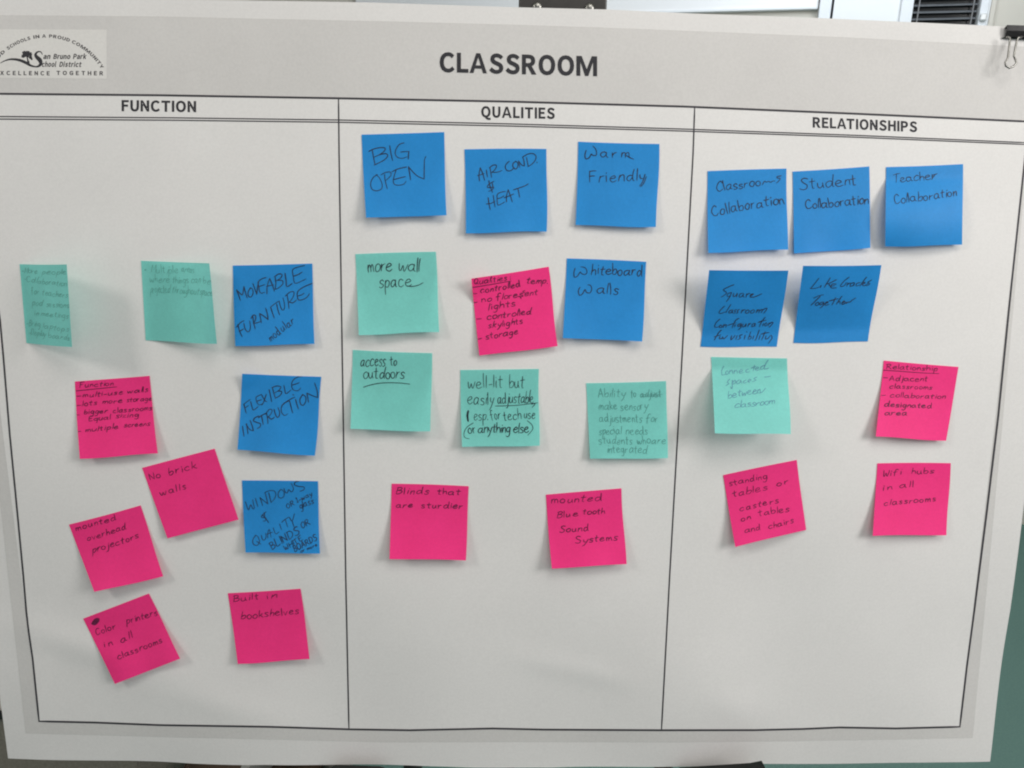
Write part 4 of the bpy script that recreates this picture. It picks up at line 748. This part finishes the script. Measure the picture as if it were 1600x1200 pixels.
sticky('pink', 'pink note about mounted wireless sound systems, right of the Blinds note', (835, 750), 7.5, [(135, 172), (1020, 98), (1082, 985), (205, 1040)], (.017, .013),
       [('mounted', 200, 275, 798, 245, 54, {'gap': .26}), ('Blue', 268, 446, 520, 420, 46, {'gap': .3}), ('tooth', 572, 406, 828, 396, 42), ('Sound', 300, 618, 645, 592, 48, {'gap': .26}), ('Systems', 482, 748, 978, 702, 52, {'gap': .2})], pen='pinkpen', width=10.5, seed=31, slant=.16)
# third column
sticky('blue', 'blue note reading Classrooms Collaboration, first in the third column', (1090, 250), 7.5, [(118, 130), (1042, 100), (1062, 1050), (125, 1090)], (.011, .008),
       [('Classroo', 225, 370, 748, 300, 60, {'gap': .14}), ('Collaboration', 178, 655, 1025, 512, 66, {'gap': .2})], ['765,292 790,250 812,262 838,250 862,262 890,246 912,248', '985,185 935,195 940,212 975,215 958,245 930,272'], width=11.5, seed=32, slant=.02)
sticky('blue', 'blue note reading Student Collaboration, in the middle of the top right trio', (1225, 250), 7.5, [(102, 135), (1000, 75), (1012, 1030), (118, 1095)], (.004, .004),
       [('Student', 185, 345, 850, 285, 70, {'gap': .14}), ('Collaboration', 252, 572, 990, 508, 62, {'gap': .12})], width=11.5, seed=33, slant=.02, loose=.8)
sticky('blue', 'blue note reading Teacher Collaboration, rightmost note, its lower edge curling in', (1370, 245), 7.5, [(110, 120), (1012, 85), (1000, 1030), (98, 1050)], (.016, .010),
       [('Teacher', 190, 302, 690, 258, 56, {'gap': .1}), ('Collaboration', 208, 545, 940, 462, 58, {'gap': .14})], ['640,262 690,200 712,196'], width=10.5, seed=34, slant=.03, ripple=(.003, 0), power=-.80)
sticky('blue', 'blue note in slanted script on a square classroom configuration for visibility', (1080, 405), 7.5, [(210, 128), (1140, 133), (1003, 1025), (110, 1025)], (.026, .022), [],
       ['500,295 440,320 375,355 400,375 415,395 385,420 350,442', '470,385 430,400 420,430 450,430 470,395', '472,385 450,440 410,495', '500,395 490,430 515,430 540,395', '540,395 530,440', '605,395 570,405 560,440 590,435 615,400', '615,400 605,435 625,440', '650,400 640,445', '648,420 670,400 690,400', '690,430 730,405 700,410 690,440 740,440 790,420 825,402',
        '390,545 345,590 325,620 345,632 400,612', '465,525 430,580 405,625', '480,590 450,600 440,625 470,620 490,590', '490,590 480,622 500,625', '530,585 505,600 520,612 505,632', '565,585 540,600 550,615 530,632', '600,590 585,630', '592,610 615,590 635,592', '665,590 640,605 640,630 670,625 680,600 665,590', '730,590 700,605 700,630 730,625 742,600 728,590', '775,590 760,630', '765,615 790,592 800,600 790,630', '795,612 820,590 835,595 820,630', '830,605 860,580 890,575 870,610 850,635',
        '340,695 300,730 275,780 290,795 330,785', '350,765 330,780 340,797 365,785 350,765', '385,760 375,795', '380,780 405,760 415,770 405,795', '560,690 520,715 480,800', '430,770 530,740', '520,760 510,790', '580,750 550,765 550,785 575,775 590,750', '590,750 580,800 550,825', '610,755 600,785 620,790 645,755', '645,755 640,790', '680,750 665,792', '670,770 700,750', '745,750 715,765 715,790 740,780 752,752', '752,752 748,788', '870,680 830,730 800,795', '790,740 880,715', '850,750 840,785', '880,745 865,765 870,785 895,770 885,748', '915,745 905,785', '910,765 940,742 962,742 940,775 915,800',
        '355,825 320,860 270,945', '270,905 350,880', '340,900 330,925 360,925 370,900 380,930 430,885', '475,890 465,940 500,910 515,885', '540,890 525,940', '600,880 565,895 580,920 545,940', '635,885 620,940', '650,848 655,855', '700,850 665,940', '675,910 700,900 705,925 675,940', '735,895 720,940', '800,830 760,940 745,950', '810,895 795,945', '870,850 825,950', '820,880 915,860', '880,900 870,935 900,930 930,895', '940,890 950,925 905,988'], width=11, seed=35, hinge='B', power=1.2)
sticky('blue', 'blue note in slanted script reading Like Grade Together', (1225, 400), 7.06, [(210, 108), (1075, 100), (925, 942), (105, 958)], (.026, .018), [],
       ['385,240 340,300 300,350 290,355 350,352 395,335', '410,318 400,345', '510,235 470,300 445,340', '580,255 510,290 470,305', '490,300 520,340', '575,305 530,305 520,345 580,345', '525,325 560,320', '720,228 670,265 630,310 625,330 660,325 690,285', '705,290 690,330', '700,310 730,290', '770,290 735,300 730,330 765,318 775,292', '775,292 770,325', '840,290 800,300 795,328 830,318', '910,230 870,280 835,330', '860,310 895,295 880,285 865,320 890,325 935,295', '965,262 920,290 945,300 930,320 905,328',
        '400,440 350,490 300,540', '330,460 380,435 440,420', '375,505 350,520 355,540 385,530 385,505 370,505', '430,500 400,515 400,535 430,520 440,500', '440,500 435,540 400,568', '450,520 490,505 475,498 455,520 460,538 500,525', '570,455 530,535', '500,490 600,465', '640,440 580,530', '590,510 620,495 620,525', '640,515 675,500 660,492 640,520 655,530 690,505', '690,505 685,520 710,505 730,505 760,480 795,460'], width=10.5, seed=36, hinge='B', power=1.2)
sticky('mint', 'palest mint note with blue pen writing, standing off the sheet above the standing tables note', (1095, 545), 7.5, [(122, 95), (1010, 112), (1055, 1000), (165, 990)], (.046, .036),
       [('between', 315, 580, 700, 510, 46, {'gap': .12}), ('classroom', 388, 692, 860, 645, 42, {'gap': .08})], ['270,200 245,250 250,305 290,295', '310,255 290,275 300,300 325,285 315,255', '340,245 335,295', '338,270 365,245 375,290', '395,245 390,290', '393,268 420,245 430,285', '450,270 490,255 475,240 450,260 460,285 500,275', '560,235 530,250 535,275 575,265', '630,190 615,260', '590,225 650,205', '640,240 680,225 665,212 640,235 655,255 690,240', '750,190 710,210 700,240 740,230', '790,130 760,180 745,235 800,225', '340,350 310,390 330,405 290,430', '370,365 365,465 345,440', '365,400 400,365 410,390 370,415', '450,360 420,385 430,410 465,385 465,360 480,405', '530,365 500,380 505,400 540,390', '550,385 590,365 570,355 550,380 575,395', '660,330 620,350 650,365 600,385', '745,330 822,320', '670,515 710,512 762,460'], pen='bluepen', width=8, seed=37, slant=.2, power=.95, loose=1.2)
sticky('pink', 'pink note headed Relationship with a dashed list on adjacent classrooms, at the right border', (1355, 550), 7.5, [(195, 100), (1070, 175), (925, 1040), (100, 990)], (.014, .008),
       [('Relationship', 222, 195, 818, 218, 42), ('Adjacent', 258, 335, 705, 342, 44), ('classrooms', 255, 425, 758, 435, 40), ('collaboration', 262, 530, 912, 545, 42), ('designated', 198, 640, 752, 655, 44, {'w': 11}), ('area', 205, 738, 458, 742, 46, {'w': 11})],
       ['185,212 400,225 620,240 842,251', '190,300 243,302', '165,508 218,506'], pen='pinkpen', width=9, seed=38, slant=.12, xk=.76)
sticky('pink', 'tilted pink note reading standing tables or casters on tables and chairs', (1115, 710), 7.5, [(112, 243), (975, 65), (1085, 885), (255, 1085)], (.014, .013),
       [('standing', 185, 372, 628, 285, 46), ('tables', 232, 500, 630, 418, 50, {'gap': .2}), ('or', 740, 382, 872, 345, 46, {'gap': .35}), ('casters', 308, 672, 762, 568, 48, {'gap': .3}), ('on', 325, 788, 438, 765, 44, {'gap': .35}), ('tables', 532, 728, 888, 668, 48), ('and', 365, 925, 548, 885, 44), ('chairs', 642, 882, 938, 800, 48)], pen='pinkpen', width=9, seed=39, slant=.12, fold=(1, 1, .55, -.009))
sticky('pink', 'pink note reading Wifi hubs in all classrooms', (1345, 710), 7.5, [(195, 105), (1055, 103), (1003, 948), (140, 955)], (.013, .008),
       [('Wifi', 258, 262, 470, 242, 46), ('hubs', 592, 235, 848, 226, 44, {'gap': .28}), ('in', 255, 425, 360, 412, 46, {'gap': .4}), ('all', 452, 400, 618, 385, 46, {'gap': .3}), ('classrooms', 270, 606, 878, 550, 44, {'gap': .3})], pen='pinkpen', width=9.5, seed=40, slant=.14)
